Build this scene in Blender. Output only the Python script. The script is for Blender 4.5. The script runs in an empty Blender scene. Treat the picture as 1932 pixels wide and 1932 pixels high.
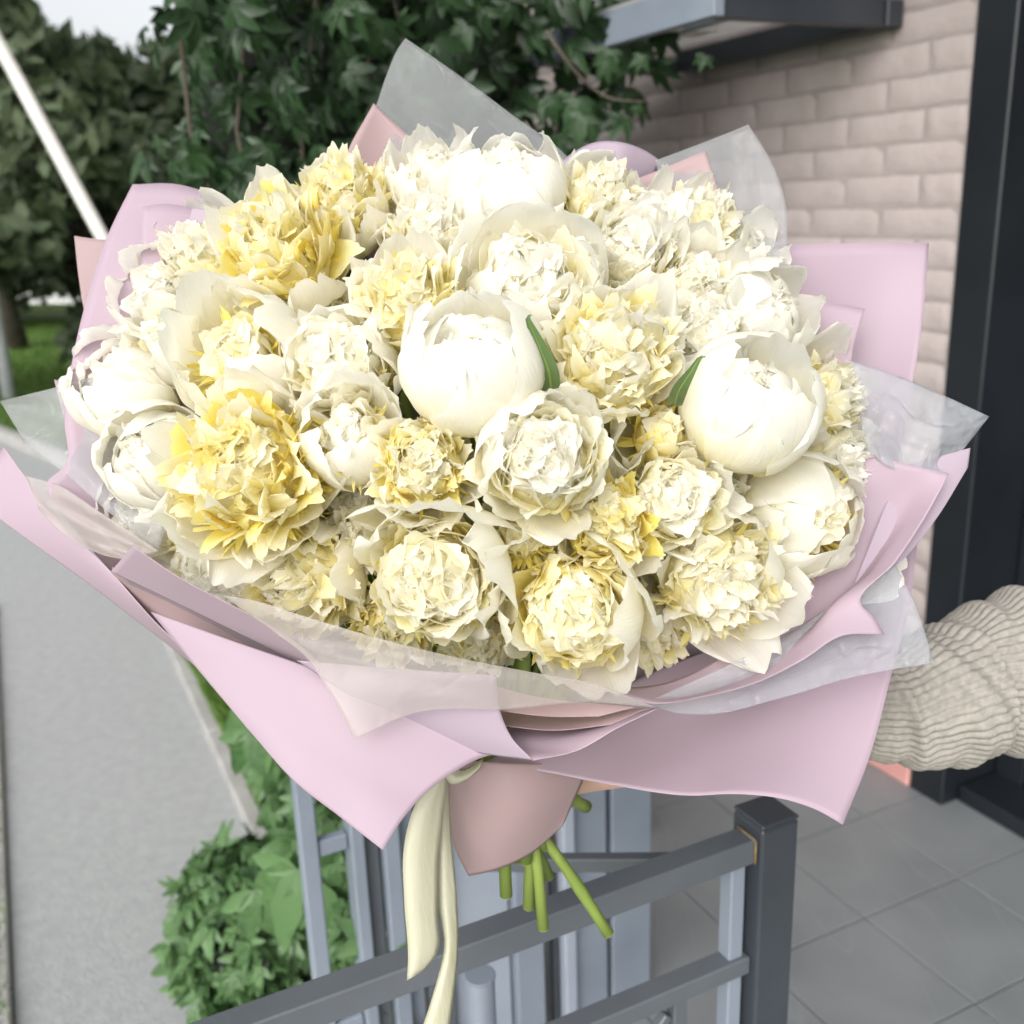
import bpy, math, random
import numpy as np
from mathutils import Vector, Matrix
rng = np.random.default_rng(7); random.seed(7)
rad = math.radians
SC = bpy.context.scene
COL = SC.collection

# ------------------------------------------------------------------ camera, world, sun, exposure
PITCH, ROLL, F = rad(16.5), rad(2.0), 1932.0
CAM = np.array([0.0, 0.0, 1.6])
FW = np.array([0, math.cos(PITCH), -math.sin(PITCH)])
_u = np.array([0, math.sin(PITCH), math.cos(PITCH)]); _r = np.array([1.0, 0, 0])
RT = math.cos(ROLL)*_r - math.sin(ROLL)*_u
UP = math.sin(ROLL)*_r + math.cos(ROLL)*_u
cd = bpy.data.cameras.new('camera'); cam = bpy.data.objects.new('camera', cd); COL.objects.link(cam)
cd.sensor_width = 36; cd.lens = 36; cd.clip_start = 0.05; cd.clip_end = 400
cam.matrix_world = Matrix(((RT[0], UP[0], -FW[0], CAM[0]), (RT[1], UP[1], -FW[1], CAM[1]), (RT[2], UP[2], -FW[2], CAM[2]), (0, 0, 0, 1)))
cd.dof.use_dof = True; cd.dof.focus_distance = 0.82; cd.dof.aperture_fstop = 6.0
SC.camera = cam

SUN_EL, SUN_AZ = rad(34), rad(-158)          # azimuth measured from +Y towards +X
wd = bpy.data.worlds.new('World'); SC.world = wd; wd.use_nodes = True
nt = wd.node_tree; nt.nodes.clear()
sky = nt.nodes.new('ShaderNodeTexSky'); sky.sky_type = 'NISHITA'; sky.sun_disc = False
sky.sun_elevation = SUN_EL; sky.sun_rotation = SUN_AZ; sky.dust_density = 4.0; sky.air_density = 1.0; sky.ozone_density = 1.0
hs = nt.nodes.new('ShaderNodeHueSaturation'); hs.inputs['Saturation'].default_value = 0.16
bg = nt.nodes.new('ShaderNodeBackground'); bg.inputs['Strength'].default_value = 0.135
wo = nt.nodes.new('ShaderNodeOutputWorld')
nt.links.new(sky.outputs[0], hs.inputs['Color']); nt.links.new(hs.outputs[0], bg.inputs[0]); nt.links.new(bg.outputs[0], wo.inputs[0])
sd = bpy.data.lights.new('sun', 'SUN'); sd.energy = 0.95; sd.angle = rad(75); sd.color = (1.0, 0.985, 0.965)
sun = bpy.data.objects.new('sun', sd); COL.objects.link(sun)
_d = Vector((math.sin(SUN_AZ)*math.cos(SUN_EL), math.cos(SUN_AZ)*math.cos(SUN_EL), math.sin(SUN_EL)))
sun.rotation_euler = _d.to_track_quat('Z', 'Y').to_euler()
SC.view_settings.view_transform = 'Standard'; SC.view_settings.look = 'None'
SC.view_settings.exposure = 0.78; SC.view_settings.gamma = 1.0; SC.view_settings.use_curve_mapping = False
try:
    SC.cycles.max_bounces = 12; SC.cycles.diffuse_bounces = 8; SC.cycles.glossy_bounces = 3
    SC.cycles.transmission_bounces = 5; SC.cycles.transparent_max_bounces = 12
    SC.cycles.caustics_reflective = False; SC.cycles.caustics_refractive = False
    SC.cycles.sample_clamp_indirect = 6
except Exception: pass

# ------------------------------------------------------------------ helpers
def at(x, y, d):
    return CAM + d*(FW + (x-966)/F*RT - (y-966)/F*UP)
def pl(x, y, z):
    r = FW + (x-966)/F*RT - (y-966)/F*UP
    return CAM + r*(z-CAM[2])/r[2]
AN = rad(26)
NV = np.array([math.cos(AN), math.sin(AN), 0]); WV = np.array([-NV[1], NV[0], 0]); ZV = np.array([0, 0, 1.0])
def P(n, w, z): return NV*n + WV*w + ZV*z       # n: towards the wall, w: along it, z: up
BAS = np.array([NV, WV, ZV])                     # rows

class MB:
    def __init__(s): s.v = []; s.f = []; s.uv = []; s.n = 0
    def add(s, v, f, uv=None):
        v = np.asarray(v, float); s.v.append(v); f = np.asarray(f, int) + s.n; s.f.append(f)
        s.uv.append(np.asarray(uv, float) if uv is not None else np.zeros((len(v), 2))); s.n += len(v)
    def box(s, c0, c1, frame=None, bev=0.0):
        c0 = np.minimum(c0, c1)*1.0 if False else np.array(c0, float); c1 = np.array(c1, float)
        lo = np.minimum(c0, c1); hi = np.maximum(c0, c1)
        v = np.array([[x, y, z] for z in (lo[2], hi[2]) for y in (lo[1], hi[1]) for x in (lo[0], hi[0])])
        if bev:
            vs = []; b = bev; m = (lo+hi)/2
            bm_v = []
            # chamfered box: 24 vertices
            for sx in (-1, 1):
                for sy in (-1, 1):
                    for sz in (-1, 1):
                        c = np.array([hi[0] if sx > 0 else lo[0], hi[1] if sy > 0 else lo[1], hi[2] if sz > 0 else lo[2]])
                        sg = np.array([sx, sy, sz])
                        for a in range(3):
                            q = c - sg*b; q[a] = c[a]; bm_v.append(q)
            def ix(sx, sy, sz, a): return ((sx > 0)*4+(sy > 0)*2+(sz > 0))*3+a
            F4 = []; F3 = []
            for a in range(3):
                o1, o2 = [k for k in range(3) if k != a]
                for sg in (-1, 1):
                    q = []
                    for s1, s2 in ((-1, -1), (1, -1), (1, 1), (-1, 1)):
                        t = [0, 0, 0]; t[a] = sg; t[o1] = s1; t[o2] = s2; q.append(ix(*t, a))
                    F4.append(q)
            for a in range(3):       # edges run along axis a
                o1, o2 = [k for k in range(3) if k != a]
                for s1 in (-1, 1):
                    for s2 in (-1, 1):
                        t0 = [0]*3; t1 = [0]*3; t0[a] = -1; t1[a] = 1
                        for t in (t0, t1): t[o1] = s1; t[o2] = s2
                        F4.append([ix(*t0, o1), ix(*t1, o1), ix(*t1, o2), ix(*t0, o2)])
            for sx in (-1, 1):
                for sy in (-1, 1):
                    for sz in (-1, 1):
                        i = ix(sx, sy, sz, 0); F4.append([i, i+1, i+2, i+2])
            v = np.array(bm_v); f = F4
        else:
            f = [[0, 2, 3, 1], [4, 5, 7, 6], [0, 1, 5, 4], [2, 6, 7, 3], [0, 4, 6, 2], [1, 3, 7, 5]]
        if frame is not None: v = v @ frame
        s.add(v, f)
    def tube(s, pts, r, k=10, cap=True):
        pts = np.asarray(pts, float); n = len(pts); r = np.broadcast_to(np.asarray(r, float), (n,))
        T = np.gradient(pts, axis=0); T /= np.linalg.norm(T, axis=1)[:, None]+1e-9
        a = np.array([0, 0, 1.0]) if abs(T[0][2]) < .9 else np.array([1.0, 0, 0])
        X = np.cross(a, T[0]); X /= np.linalg.norm(X); V = []
        for i in range(n):
            X = X - T[i]*(X@T[i]); X /= np.linalg.norm(X); Y = np.cross(T[i], X)
            for j in range(k):
                th = 2*math.pi*j/k; V.append(pts[i]+r[i]*(X*math.cos(th)+Y*math.sin(th)))
        Fc = [[i*k+j, i*k+(j+1) % k, (i+1)*k+(j+1) % k, (i+1)*k+j] for i in range(n-1) for j in range(k)]
        V = list(V)
        if cap:
            V.append(pts[0]); V.append(pts[-1])
            Fc += [[n*k, (j+1) % k, j, j] for j in range(k)] + [[n*k+1, (n-1)*k+j, (n-1)*k+(j+1) % k, (n-1)*k+(j+1) % k] for j in range(k)]
        s.add(V, Fc)
    def mesh(s, name, mat=None, smooth=False):
        v = np.concatenate(s.v); f = [list(map(int, q)) for a in s.f for q in a]
        f = [q[:3] if len(q) == 4 and q[2] == q[3] else q for q in f]
        me = bpy.data.meshes.new(name); me.from_pydata(v.tolist(), [], f)
        uv = np.concatenate(s.uv); lay = me.uv_layers.new(name='UVMap')
        li = np.empty(len(me.loops), int); me.loops.foreach_get('vertex_index', li)
        lay.data.foreach_set('uv', uv[li].astype(np.float32).ravel())
        if smooth: me.polygons.foreach_set('use_smooth', [True]*len(me.polygons))
        if mat: me.materials.append(mat)
        me.update(); return me
def link(name, me, parent=None, mw=None):
    o = bpy.data.objects.new(name, me); COL.objects.link(o)
    if parent: o.parent = parent
    if mw is not None: o.matrix_basis = mw
    return o
def tag(o, label=None, cat=None, group=None, kind=None):
    if label: o['label'] = label
    if cat: o['category'] = cat
    if group: o['group'] = group
    if kind: o['kind'] = kind
    return o
def thing(name, label, cat, loc=(0, 0, 0), group=None):
    o = bpy.data.objects.new(name, None); COL.objects.link(o); o.location = Vector(loc); o.empty_display_size = .05
    return tag(o, label, cat, group)
def part(name, mb, mat, parent=None, smooth=False, kind=None, off=None):
    me = mb.mesh(name, mat, smooth)
    if parent is not None:
        L = parent.location
        p = parent.parent
        tot = Vector(L)
        while p: tot += p.location; p = p.parent
        me.transform(Matrix.Translation(-tot))
    o = link(name, me, parent)
    if kind: o['kind'] = kind
    return o
def M4(R, t, s=1.0):
    m = Matrix.Identity(4)
    for i in range(3):
        for j in range(3): m[i][j] = R[i][j]*s
        m[i][3] = t[i]
    return m
def grid_faces(nu, nv):
    i = np.arange(nu-1)[:, None]*nv + np.arange(nv-1)[None, :]
    i = i.ravel(); return np.stack([i, i+1, i+nv+1, i+nv], 1)
def cr(pts, n):
    """Catmull-Rom through pts, n samples, spaced by chord length"""
    p = np.asarray(pts, float)
    if len(p) == 2:
        t = np.linspace(0, 1, n)[:, None]; return p[0]*(1-t)+p[1]*t
    L = np.r_[0, np.cumsum(np.linalg.norm(np.diff(p[:, :2], axis=0), axis=1)+1e-6)]; L /= L[-1]
    q = np.vstack([2*p[0]-p[1], p, 2*p[-1]-p[-2]]); out = []
    for t in np.linspace(0, 1, n):
        k = min(max(np.searchsorted(L, t, 'right')-1, 0), len(p)-2)
        u = (t-L[k])/(L[k+1]-L[k]); a, b, c, d = q[k], q[k+1], q[k+2], q[k+3]
        h0 = L[k+1]-L[k]; hm = (L[k]-L[k-1]) if k > 0 else h0; hp = (L[k+2]-L[k+1]) if k+2 < len(L) else h0
        m1 = ((c-b)/h0*hm + (b-a)/hm*h0)/(h0+hm)*h0; m2 = ((d-c)/hp*h0 + (c-b)/h0*hp)/(h0+hp)*h0
        out.append((2*u**3-3*u**2+1)*b+(u**3-2*u**2+u)*m1+(-2*u**3+3*u**2)*c+(u**3-u**2)*m2)
    return np.array(out)
def noise1(x, seed, f=1.0, k=4):
    r = np.random.default_rng(seed); y = 0*x
    for i in range(k):
        fr = f*(1.7**i); y = y + np.sin(x*fr*2*math.pi + r.uniform(0, 6.28))/(1.4**i)
    return y/2
def noise2(x, y, seed, f=1.0, k=5):
    r = np.random.default_rng(seed); o = 0*x
    for i in range(k):
        a = r.uniform(0, 6.28); fr = f*(1.5**i)
        o = o + np.sin((x*math.cos(a)+y*math.sin(a))*fr*2*math.pi + r.uniform(0, 6.28) + 1.3*math.sin(i+1)*np.sin(y*fr*3+i))/(1.3**i)
    return o/2.2

# ------------------------------------------------------------------ materials
def newmat(name):
    m = bpy.data.materials.new(name); m.use_nodes = True; t = m.node_tree; t.nodes.clear()
    out = t.nodes.new('ShaderNodeOutputMaterial'); return m, t, out
def nd(t, ty, **k):
    n = t.nodes.new(ty)
    for a, b in k.items():
        if a[0] == '_': setattr(n, a[1:], b)
        else: n.inputs[a.replace('__', ' ')].default_value = b
    return n
def ramp(t, stops, fac):
    r = t.nodes.new('ShaderNodeValToRGB'); e = r.color_ramp.elements
    e[0].position = stops[0][0]; e[0].color = (*stops[0][1], 1); e[1].position = stops[-1][0]; e[1].color = (*stops[-1][1], 1)
    for p_, c in stops[1:-1]:
        q = e.new(p_); q.color = (*c, 1)
    t.links.new(fac, r.inputs[0]); return r.outputs[0]
def simple(name, col, col2=None, rough=.6, scale=8.0, bump=0.0, bscale=40.0, spec=.4, metal=0.0, transl=0.0, detail=6, stretch=None):
    m, t, out = newmat(name); L = t.links
    b = nd(t, 'ShaderNodeBsdfPrincipled'); b.inputs['Roughness'].default_value = rough; b.inputs['Metallic'].default_value = metal
    b.inputs['Specular IOR Level'].default_value = spec
    tc = nd(t, 'ShaderNodeTexCoord'); src = tc.outputs['Object']
    if stretch:
        mp = nd(t, 'ShaderNodeMapping'); mp.inputs['Scale'].default_value = stretch; L.new(src, mp.inputs[0]); src = mp.outputs[0]
    if col2:
        n = nd(t, 'ShaderNodeTexNoise'); n.inputs['Scale'].default_value = scale; n.inputs['Detail'].default_value = detail
        L.new(src, n.inputs['Vector']); c = ramp(t, [(.32, col), (.68, col2)], n.outputs[0])
        L.new(c, b.inputs['Base Color'])
    else:
        c = None; b.inputs['Base Color'].default_value = (*col, 1)
    if bump:
        n2 = nd(t, 'ShaderNodeTexNoise'); n2.inputs['Scale'].default_value = bscale; n2.inputs['Detail'].default_value = 5
        L.new(src, n2.inputs['Vector']); bp = nd(t, 'ShaderNodeBump'); bp.inputs['Strength'].default_value = bump; bp.inputs['Distance'].default_value = .01
        L.new(n2.outputs[0], bp.inputs['Height']); L.new(bp.outputs[0], b.inputs['Normal'])
    if transl:
        tr = nd(t, 'ShaderNodeBsdfTranslucent'); mx = nd(t, 'ShaderNodeMixShader'); mx.inputs[0].default_value = transl
        if c: L.new(c, tr.inputs[0])
        else: tr.inputs[0].default_value = (*col, 1)
        L.new(b.outputs[0], mx.inputs[1]); L.new(tr.outputs[0], mx.inputs[2]); L.new(mx.outputs[0], out.inputs[0])
    else: L.new(b.outputs[0], out.inputs[0])
    return m

def petal_mat():
    m, t, out = newmat('peony_petal'); L = t.links
    uv = nd(t, 'ShaderNodeUVMap'); sep = nd(t, 'ShaderNodeSeparateXYZ'); L.new(uv.outputs[0], sep.inputs[0])
    oi = nd(t, 'ShaderNodeObjectInfo'); so = nd(t, 'ShaderNodeSeparateColor'); L.new(oi.outputs['Color'], so.inputs[0])
    mp = nd(t, 'ShaderNodeMapping'); mp.inputs['Scale'].default_value = (9, 1.6, 1); L.new(uv.outputs[0], mp.inputs[0])
    ad = nd(t, 'ShaderNodeVectorMath', _operation='ADD'); L.new(mp.outputs[0], ad.inputs[0]); L.new(oi.outputs['Location'], ad.inputs[1])
    n = nd(t, 'ShaderNodeTexNoise'); n.inputs['Scale'].default_value = 1.6; n.inputs['Detail'].default_value = 3; L.new(ad.outputs[0], n.inputs['Vector'])
    # v + (noise-.5)*.35 - (yellow-.35)*.9
    m1 = nd(t, 'ShaderNodeMath', _operation='MULTIPLY_ADD'); L.new(n.outputs[0], m1.inputs[0]); m1.inputs[1].default_value = .36; L.new(sep.outputs[1], m1.inputs[2])
    m2 = nd(t, 'ShaderNodeMath', _operation='MULTIPLY_ADD'); L.new(so.outputs[0], m2.inputs[0]); m2.inputs[1].default_value = -1.45; L.new(m1.outputs[0], m2.inputs[2])
    m3 = nd(t, 'ShaderNodeMath', _operation='ADD'); L.new(m2.outputs[0], m3.inputs[0]); m3.inputs[1].default_value = .01
    c = ramp(t, [(0, (.97, .84, .22)), (.20, (.97, .885, .42)), (.40, (.97, .92, .64)), (.64, (.97, .94, .80)), (.88, (.965, .95, .885))], m3.outputs[0])
    # veins
    w = nd(t, 'ShaderNodeTexNoise'); mp2 = nd(t, 'ShaderNodeMapping'); mp2.inputs['Scale'].default_value = (42, 3.0, 1); L.new(uv.outputs[0], mp2.inputs[0])
    L.new(mp2.outputs[0], w.inputs['Vector']); w.inputs['Scale'].default_value = 1; w.inputs['Detail'].default_value = 2
    w2 = nd(t, 'ShaderNodeTexNoise'); w2.inputs['Scale'].default_value = 5; w2.inputs['Detail'].default_value = 3
    mp3 = nd(t, 'ShaderNodeMapping'); mp3.inputs['Scale'].default_value = (1.6, 1, 1); L.new(ad.outputs[0], w2.inputs['Vector'])
    sm = nd(t, 'ShaderNodeMath', _operation='MULTIPLY_ADD'); L.new(w.outputs[0], sm.inputs[0]); sm.inputs[1].default_value = .45; L.new(w2.outputs[0], sm.inputs[2])
    bp = nd(t, 'ShaderNodeBump'); bp.inputs['Strength'].default_value = .35; bp.inputs['Distance'].default_value = .0016; L.new(sm.outputs[0], bp.inputs['Height'])
    b = nd(t, 'ShaderNodeBsdfPrincipled'); b.inputs['Roughness'].default_value = .48; b.inputs['Specular IOR Level'].default_value = .28
    b.inputs['Sheen Weight'].default_value = .08
    tr = nd(t, 'ShaderNodeBsdfTranslucent'); mx = nd(t, 'ShaderNodeMixShader'); mx.inputs[0].default_value = .55
    L.new(c, b.inputs['Base Color']); L.new(c, tr.inputs[0]); L.new(bp.outputs[0], b.inputs['Normal']); L.new(bp.outputs[0], tr.inputs['Normal'])
    L.new(b.outputs[0], mx.inputs[1]); L.new(tr.outputs[0], mx.inputs[2]); L.new(mx.outputs[0], out.inputs[0]); return m
PET = petal_mat()

def paper_mat(name, c1, transl=.12, rough=.5, glossv=.25):
    m, t, out = newmat(name); L = t.links
    tc = nd(t, 'ShaderNodeTexCoord'); n = nd(t, 'ShaderNodeTexNoise'); n.inputs['Scale'].default_value = 900; n.inputs['Detail'].default_value = 3
    L.new(tc.outputs['Object'], n.inputs['Vector'])
    n3 = nd(t, 'ShaderNodeTexNoise'); n3.inputs['Scale'].default_value = 9; n3.inputs['Detail'].default_value = 3; L.new(tc.outputs['Object'], n3.inputs['Vector'])
    c = ramp(t, [(.3, tuple(x*.965 for x in c1)), (.7, c1)], n3.outputs[0])
    bp = nd(t, 'ShaderNodeBump'); bp.inputs['Strength'].default_value = .12; bp.inputs['Distance'].default_value = .0006; L.new(n.outputs[0], bp.inputs['Height'])
    bp2 = nd(t, 'ShaderNodeBump'); bp2.inputs['Strength'].default_value = .10; bp2.inputs['Distance'].default_value = .01; L.new(n3.outputs[0], bp2.inputs['Height']); L.new(bp.outputs[0], bp2.inputs['Normal'])
    b = nd(t, 'ShaderNodeBsdfPrincipled'); b.inputs['Roughness'].default_value = rough; b.inputs['Specular IOR Level'].default_value = glossv
    tr = nd(t, 'ShaderNodeBsdfTranslucent'); mx = nd(t, 'ShaderNodeMixShader'); mx.inputs[0].default_value = transl
    L.new(c, b.inputs['Base Color']); L.new(c, tr.inputs[0]); L.new(bp2.outputs[0], b.inputs['Normal'])
    L.new(b.outputs[0], mx.inputs[1]); L.new(tr.outputs[0], mx.inputs[2]); L.new(mx.outputs[0], out.inputs[0]); return m
PINK = paper_mat('pink_paper', (.42, .322, .378))
SALM = paper_mat('salmon_paper', (.44, .318, .322), .2)
LILAC = paper_mat('lilac_paper', (.40, .322, .385))
def film_mat(name, op=.25, col=(.62, .63, .64), rough=.15, crink=.25):
    m, t, out = newmat(name); L = t.links
    tc = nd(t, 'ShaderNodeTexCoord'); n = nd(t, 'ShaderNodeTexNoise'); n.inputs['Scale'].default_value = 11; n.inputs['Detail'].default_value = 3; n.inputs['Distortion'].default_value = 1.5
    L.new(tc.outputs['Object'], n.inputs['Vector'])
    bp0 = nd(t, 'ShaderNodeBump'); bp0.inputs['Strength'].default_value = crink; bp0.inputs['Distance'].default_value = .012; L.new(n.outputs[0], bp0.inputs['Height'])
    vo = nd(t, 'ShaderNodeTexVoronoi', _feature='DISTANCE_TO_EDGE'); vo.inputs['Scale'].default_value = 9
    wv = nd(t, 'ShaderNodeVectorMath', _operation='MULTIPLY_ADD'); L.new(n.outputs[1], wv.inputs[0]); wv.inputs[1].default_value = (.12, .12, .12); L.new(tc.outputs['Object'], wv.inputs[2])
    L.new(wv.outputs[0], vo.inputs['Vector']); vr_ = ramp(t, [(0, (0, 0, 0)), (.06, (1, 1, 1))], vo.outputs['Distance'])
    bp = nd(t, 'ShaderNodeBump'); bp.inputs['Strength'].default_value = crink*.8; bp.inputs['Distance'].default_value = .003; L.new(vr_, bp.inputs['Height']); L.new(bp0.outputs[0], bp.inputs['Normal'])
    tp = nd(t, 'ShaderNodeBsdfTransparent'); tp.inputs[0].default_value = (.96, .96, .965, 1)
    b = nd(t, 'ShaderNodeBsdfPrincipled'); b.inputs['Base Color'].default_value = (*col, 1); b.inputs['Roughness'].default_value = rough; b.inputs['Specular IOR Level'].default_value = .6
    tr = nd(t, 'ShaderNodeBsdfTranslucent'); tr.inputs[0].default_value = (*col, 1); L.new(bp.outputs[0], b.inputs['Normal'])
    m1 = nd(t, 'ShaderNodeMixShader'); m1.inputs[0].default_value = .45; L.new(b.outputs[0], m1.inputs[1]); L.new(tr.outputs[0], m1.inputs[2])
    lw = nd(t, 'ShaderNodeLayerWeight'); lw.inputs[0].default_value = .35; mr = nd(t, 'ShaderNodeMapRange'); L.new(lw.outputs['Facing'], mr.inputs[0])
    mr.inputs['To Min'].default_value = op; mr.inputs['To Max'].default_value = min(1, op+.4)
    mx = nd(t, 'ShaderNodeMixShader'); L.new(mr.outputs[0], mx.inputs[0]); L.new(tp.outputs[0], mx.inputs[1]); L.new(m1.outputs[0], mx.inputs[2]); L.new(mx.outputs[0], out.inputs[0]); return m
FILM = film_mat('frosted_film'); FILMG = film_mat('glossy_film', .28, (.70, .72, .76), .08, .6)

def leaf_mat(name, c1, c2, rough=.42, tl=.25):
    m, t, out = newmat(name); L = t.links
    oi = nd(t, 'ShaderNodeObjectInfo'); tc = nd(t, 'ShaderNodeTexCoord')
    n = nd(t, 'ShaderNodeTexNoise'); n.inputs['Scale'].default_value = 7; L.new(tc.outputs['Object'], n.inputs['Vector'])
    ge = nd(t, 'ShaderNodeNewGeometry')
    a = nd(t, 'ShaderNodeMath', _operation='MULTIPLY_ADD'); L.new(ge.outputs['Random Per Island'], a.inputs[0]); a.inputs[1].default_value = .5; L.new(n.outputs[0], a.inputs[2])
    a2 = nd(t, 'ShaderNodeMath', _operation='MULTIPLY_ADD'); L.new(oi.outputs['Random'], a2.inputs[0]); a2.inputs[1].default_value = .3; L.new(a.outputs[0], a2.inputs[2])
    c = ramp(t, [(.35, c1), (1.15 if False else 1.0, c2)], a2.outputs[0])
    b = nd(t, 'ShaderNodeBsdfPrincipled'); b.inputs['Roughness'].default_value = rough; b.inputs['Specular IOR Level'].default_value = .5
    tr = nd(t, 'ShaderNodeBsdfTranslucent'); mx = nd(t, 'ShaderNodeMixShader'); mx.inputs[0].default_value = tl
    L.new(c, b.inputs['Base Color']); L.new(c, tr.inputs[0]); L.new(b.outputs[0], mx.inputs[1]); L.new(tr.outputs[0], mx.inputs[2]); L.new(mx.outputs[0], out.inputs[0]); return m
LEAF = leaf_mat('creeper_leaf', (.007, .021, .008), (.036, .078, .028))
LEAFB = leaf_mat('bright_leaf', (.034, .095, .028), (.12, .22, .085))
TREEL = leaf_mat('tree_leaf', (.06, .085, .045), (.14, .18, .10), .6, .2)
PLEAF = leaf_mat('peony_leaf', (.05, .09, .03), (.11, .18, .06), .35, .15)
BARK = simple('bark', (.05, .04, .03), (.10, .085, .065), .9, 6, .6, 30)
STEMM = simple('peony_stem', (.15, .22, .04), (.25, .32, .075), .45, 14, .15, 60, stretch=(1, 1, .15))
STEME = simple('cut_stem_end', (.55, .50, .25), (.35, .30, .12), .8, 60)
METAL = simple('grey_painted_metal', (.085, .096, .108), (.115, .127, .142), .42, 5, .05, 200, .5)
METALD = simple('dark_painted_metal', (.033, .039, .048), (.048, .055, .066), .38, 4, .04, 150, .5)
FENCE = simple('blue_grey_fence_paint', (.19, .22, .265), (.25, .285, .34), .5, 4, .05, 120, .4)
WELD = simple('weld_rust', (.25, .17, .07), (.12, .10, .08), .8, 60)
BRICK = simple('pink_painted_brick', (.44, .375, .36), (.53, .455, .44), .8, 9, .35, 70, .25)
MORT = simple('painted_mortar', (.36, .305, .293), (.42, .36, .345), .9, 12, .5, 120, .2)
PLIN = simple('salmon_plinth_paint', (.62, .30, .27), (.70, .37, .33), .8, 8, .2, 60)
DOORF = simple('door_frame_paint', (.010, .0125, .016), (.016, .019, .024), .4, 4, .04, 150, .5)
DOORM = simple('black_door_paint', (.003, .0035, .005), (.005, .006, .008), .35, 3, 0, 50, .35)
CONC = simple('path_concrete', (.32, .33, .33), (.37, .38, .378), .95, 22, .5, 130, .2, detail=9)
KERB = simple('kerb_concrete', (.30, .295, .28), (.40, .39, .38), .95, 6, .4, 60, .2)
ROADM = simple('road_asphalt', (.10, .10, .10), (.16, .16, .16), .95, 6, .5, 90, .2)
GRASSB = leaf_mat('grass_blade', (.07, .14, .02), (.16, .27, .06), .6, .4)
GRASSG = simple('lawn_ground', (.08, .15, .03), (.14, .23, .06), 1, 3, .5, 40, .1)
SOIL = simple('soil', (.05, .045, .03), (.09, .075, .05), 1, 5, .6, 30, .1)
WHITEP = simple('pale_pole_paint', (.55, .54, .50), (.66, .65, .61), .6, 5, .1, 60)
CPOLE = simple('grey_concrete_pole', (.42, .44, .46), (.54, .55, .56), .85, 8, .4, 60)
DARKIN = simple('painted_shade_backing', (.02, .022, .02), (.035, .038, .03), .9, 6)  # near-black colour holds the shade behind the creeper leaves
SKIN = simple('skin', (.62, .38, .29), (.68, .43, .34), .5, 12, .05, 80)
SKIN.node_tree.nodes['Principled BSDF'].inputs['Subsurface Weight'].default_value = .1

# ------------------------------------------------------------------ SETTING
GZ = -0.45
def flat(name, pts, z, mat, sub=1):
    mb = MB(); v = [list(p[:2])+[z] for p in pts]; mb.add(v, [list(range(len(v)))] if len(v) == 4 else [[0, i, i+1, i+1] for i in range(1, len(v)-1)])
    return tag(part(name, mb, mat), kind='structure')
flat('ground', [(-120, -60), (160, -60), (160, 260), (-120, 260)], GZ-.03, GRASSG)
def nw(n, w): p = P(n, w, 0); return (p[0], p[1])
# path along the fence and the road it meets
s = (1.6-GZ)/1.6
flat('path', [nw(-.25, -.2), nw(.50, -.2), nw(.50, 9.05), nw(-.25, 9.3)], GZ, CONC)
k1 = pl(0, 1105, GZ); k2 = pl(130, 1040, GZ)
flat('side_path', [nw(.5, 6.15), nw(.5, 9.05), nw(-.16, 11.3), nw(-3, 21), nw(-20, 21), nw(-20, 6.3), nw(-.19, 6.15)], GZ-.002, CONC)
def FR_inv(tt, sd_): return np.array([tt, sd_, [0, 0, 1]]).T
def kerb(n0, w0, n1, w1, label, seg=1.0, h=.07, skew=False):
    L_ = math.hypot(n1-n0, w1-w0); k = max(1, int(L_/seg))
    t = thing('kerb', label, 'kerb', P(n0, w0, GZ))
    for i in range(k):
        a, b = i/k, (i+1)/k; g = .004/L_
        mb = MB(); na, wa = n0+(n1-n0)*(a+g), w0+(w1-w0)*(a+g); nb, wb = n0+(n1-n0)*(b-g), w0+(w1-w0)*(b-g)
        if skew:
            tt = np.array([n1-n0, w1-w0, 0])/L_; sd_ = np.array([tt[1], -tt[0], 0]); FR = np.array([tt, sd_, [0, 0, 1]])@BAS; q_ = np.array([n0, w0, 0])@FR_inv(tt, sd_)
            mb.box((q_[0]+L_*(a+g), q_[1]-.06, GZ-.02), (q_[0]+L_*(b-g), q_[1]+.06, GZ+h), FR, .01)
        elif abs(n1-n0) > abs(w1-w0): mb.box((na, wa-.045, GZ-.02), (nb, wb+.045, GZ+h+random.uniform(-.004, .004)), BAS, .008)
        else: mb.box((na-.045, wa, GZ-.02), (nb+.045, wb, GZ+h+random.uniform(-.004, .004)), BAS, .008)
        part('kerb_stone', mb, KERB, t)
kerb(.545, -.5, .545, 6.15, 'pale concrete kerb between the grey path and the climbing plants', h=.05)
kerb(-.30, .5, -.30, 6.15, 'pale concrete kerb at the left edge of the grey path', h=.03)
flat('pavement', [nw(-14, -22), nw(.60, -22), nw(.60, .2), nw(-.30, .2), nw(-14, .2)], GZ-.004, CONC)
kerb(.56, 9.0, -2.9, 20.9, 'grey kerb between the path junction and the lawn beyond', 1.0, .10, True)
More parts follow.
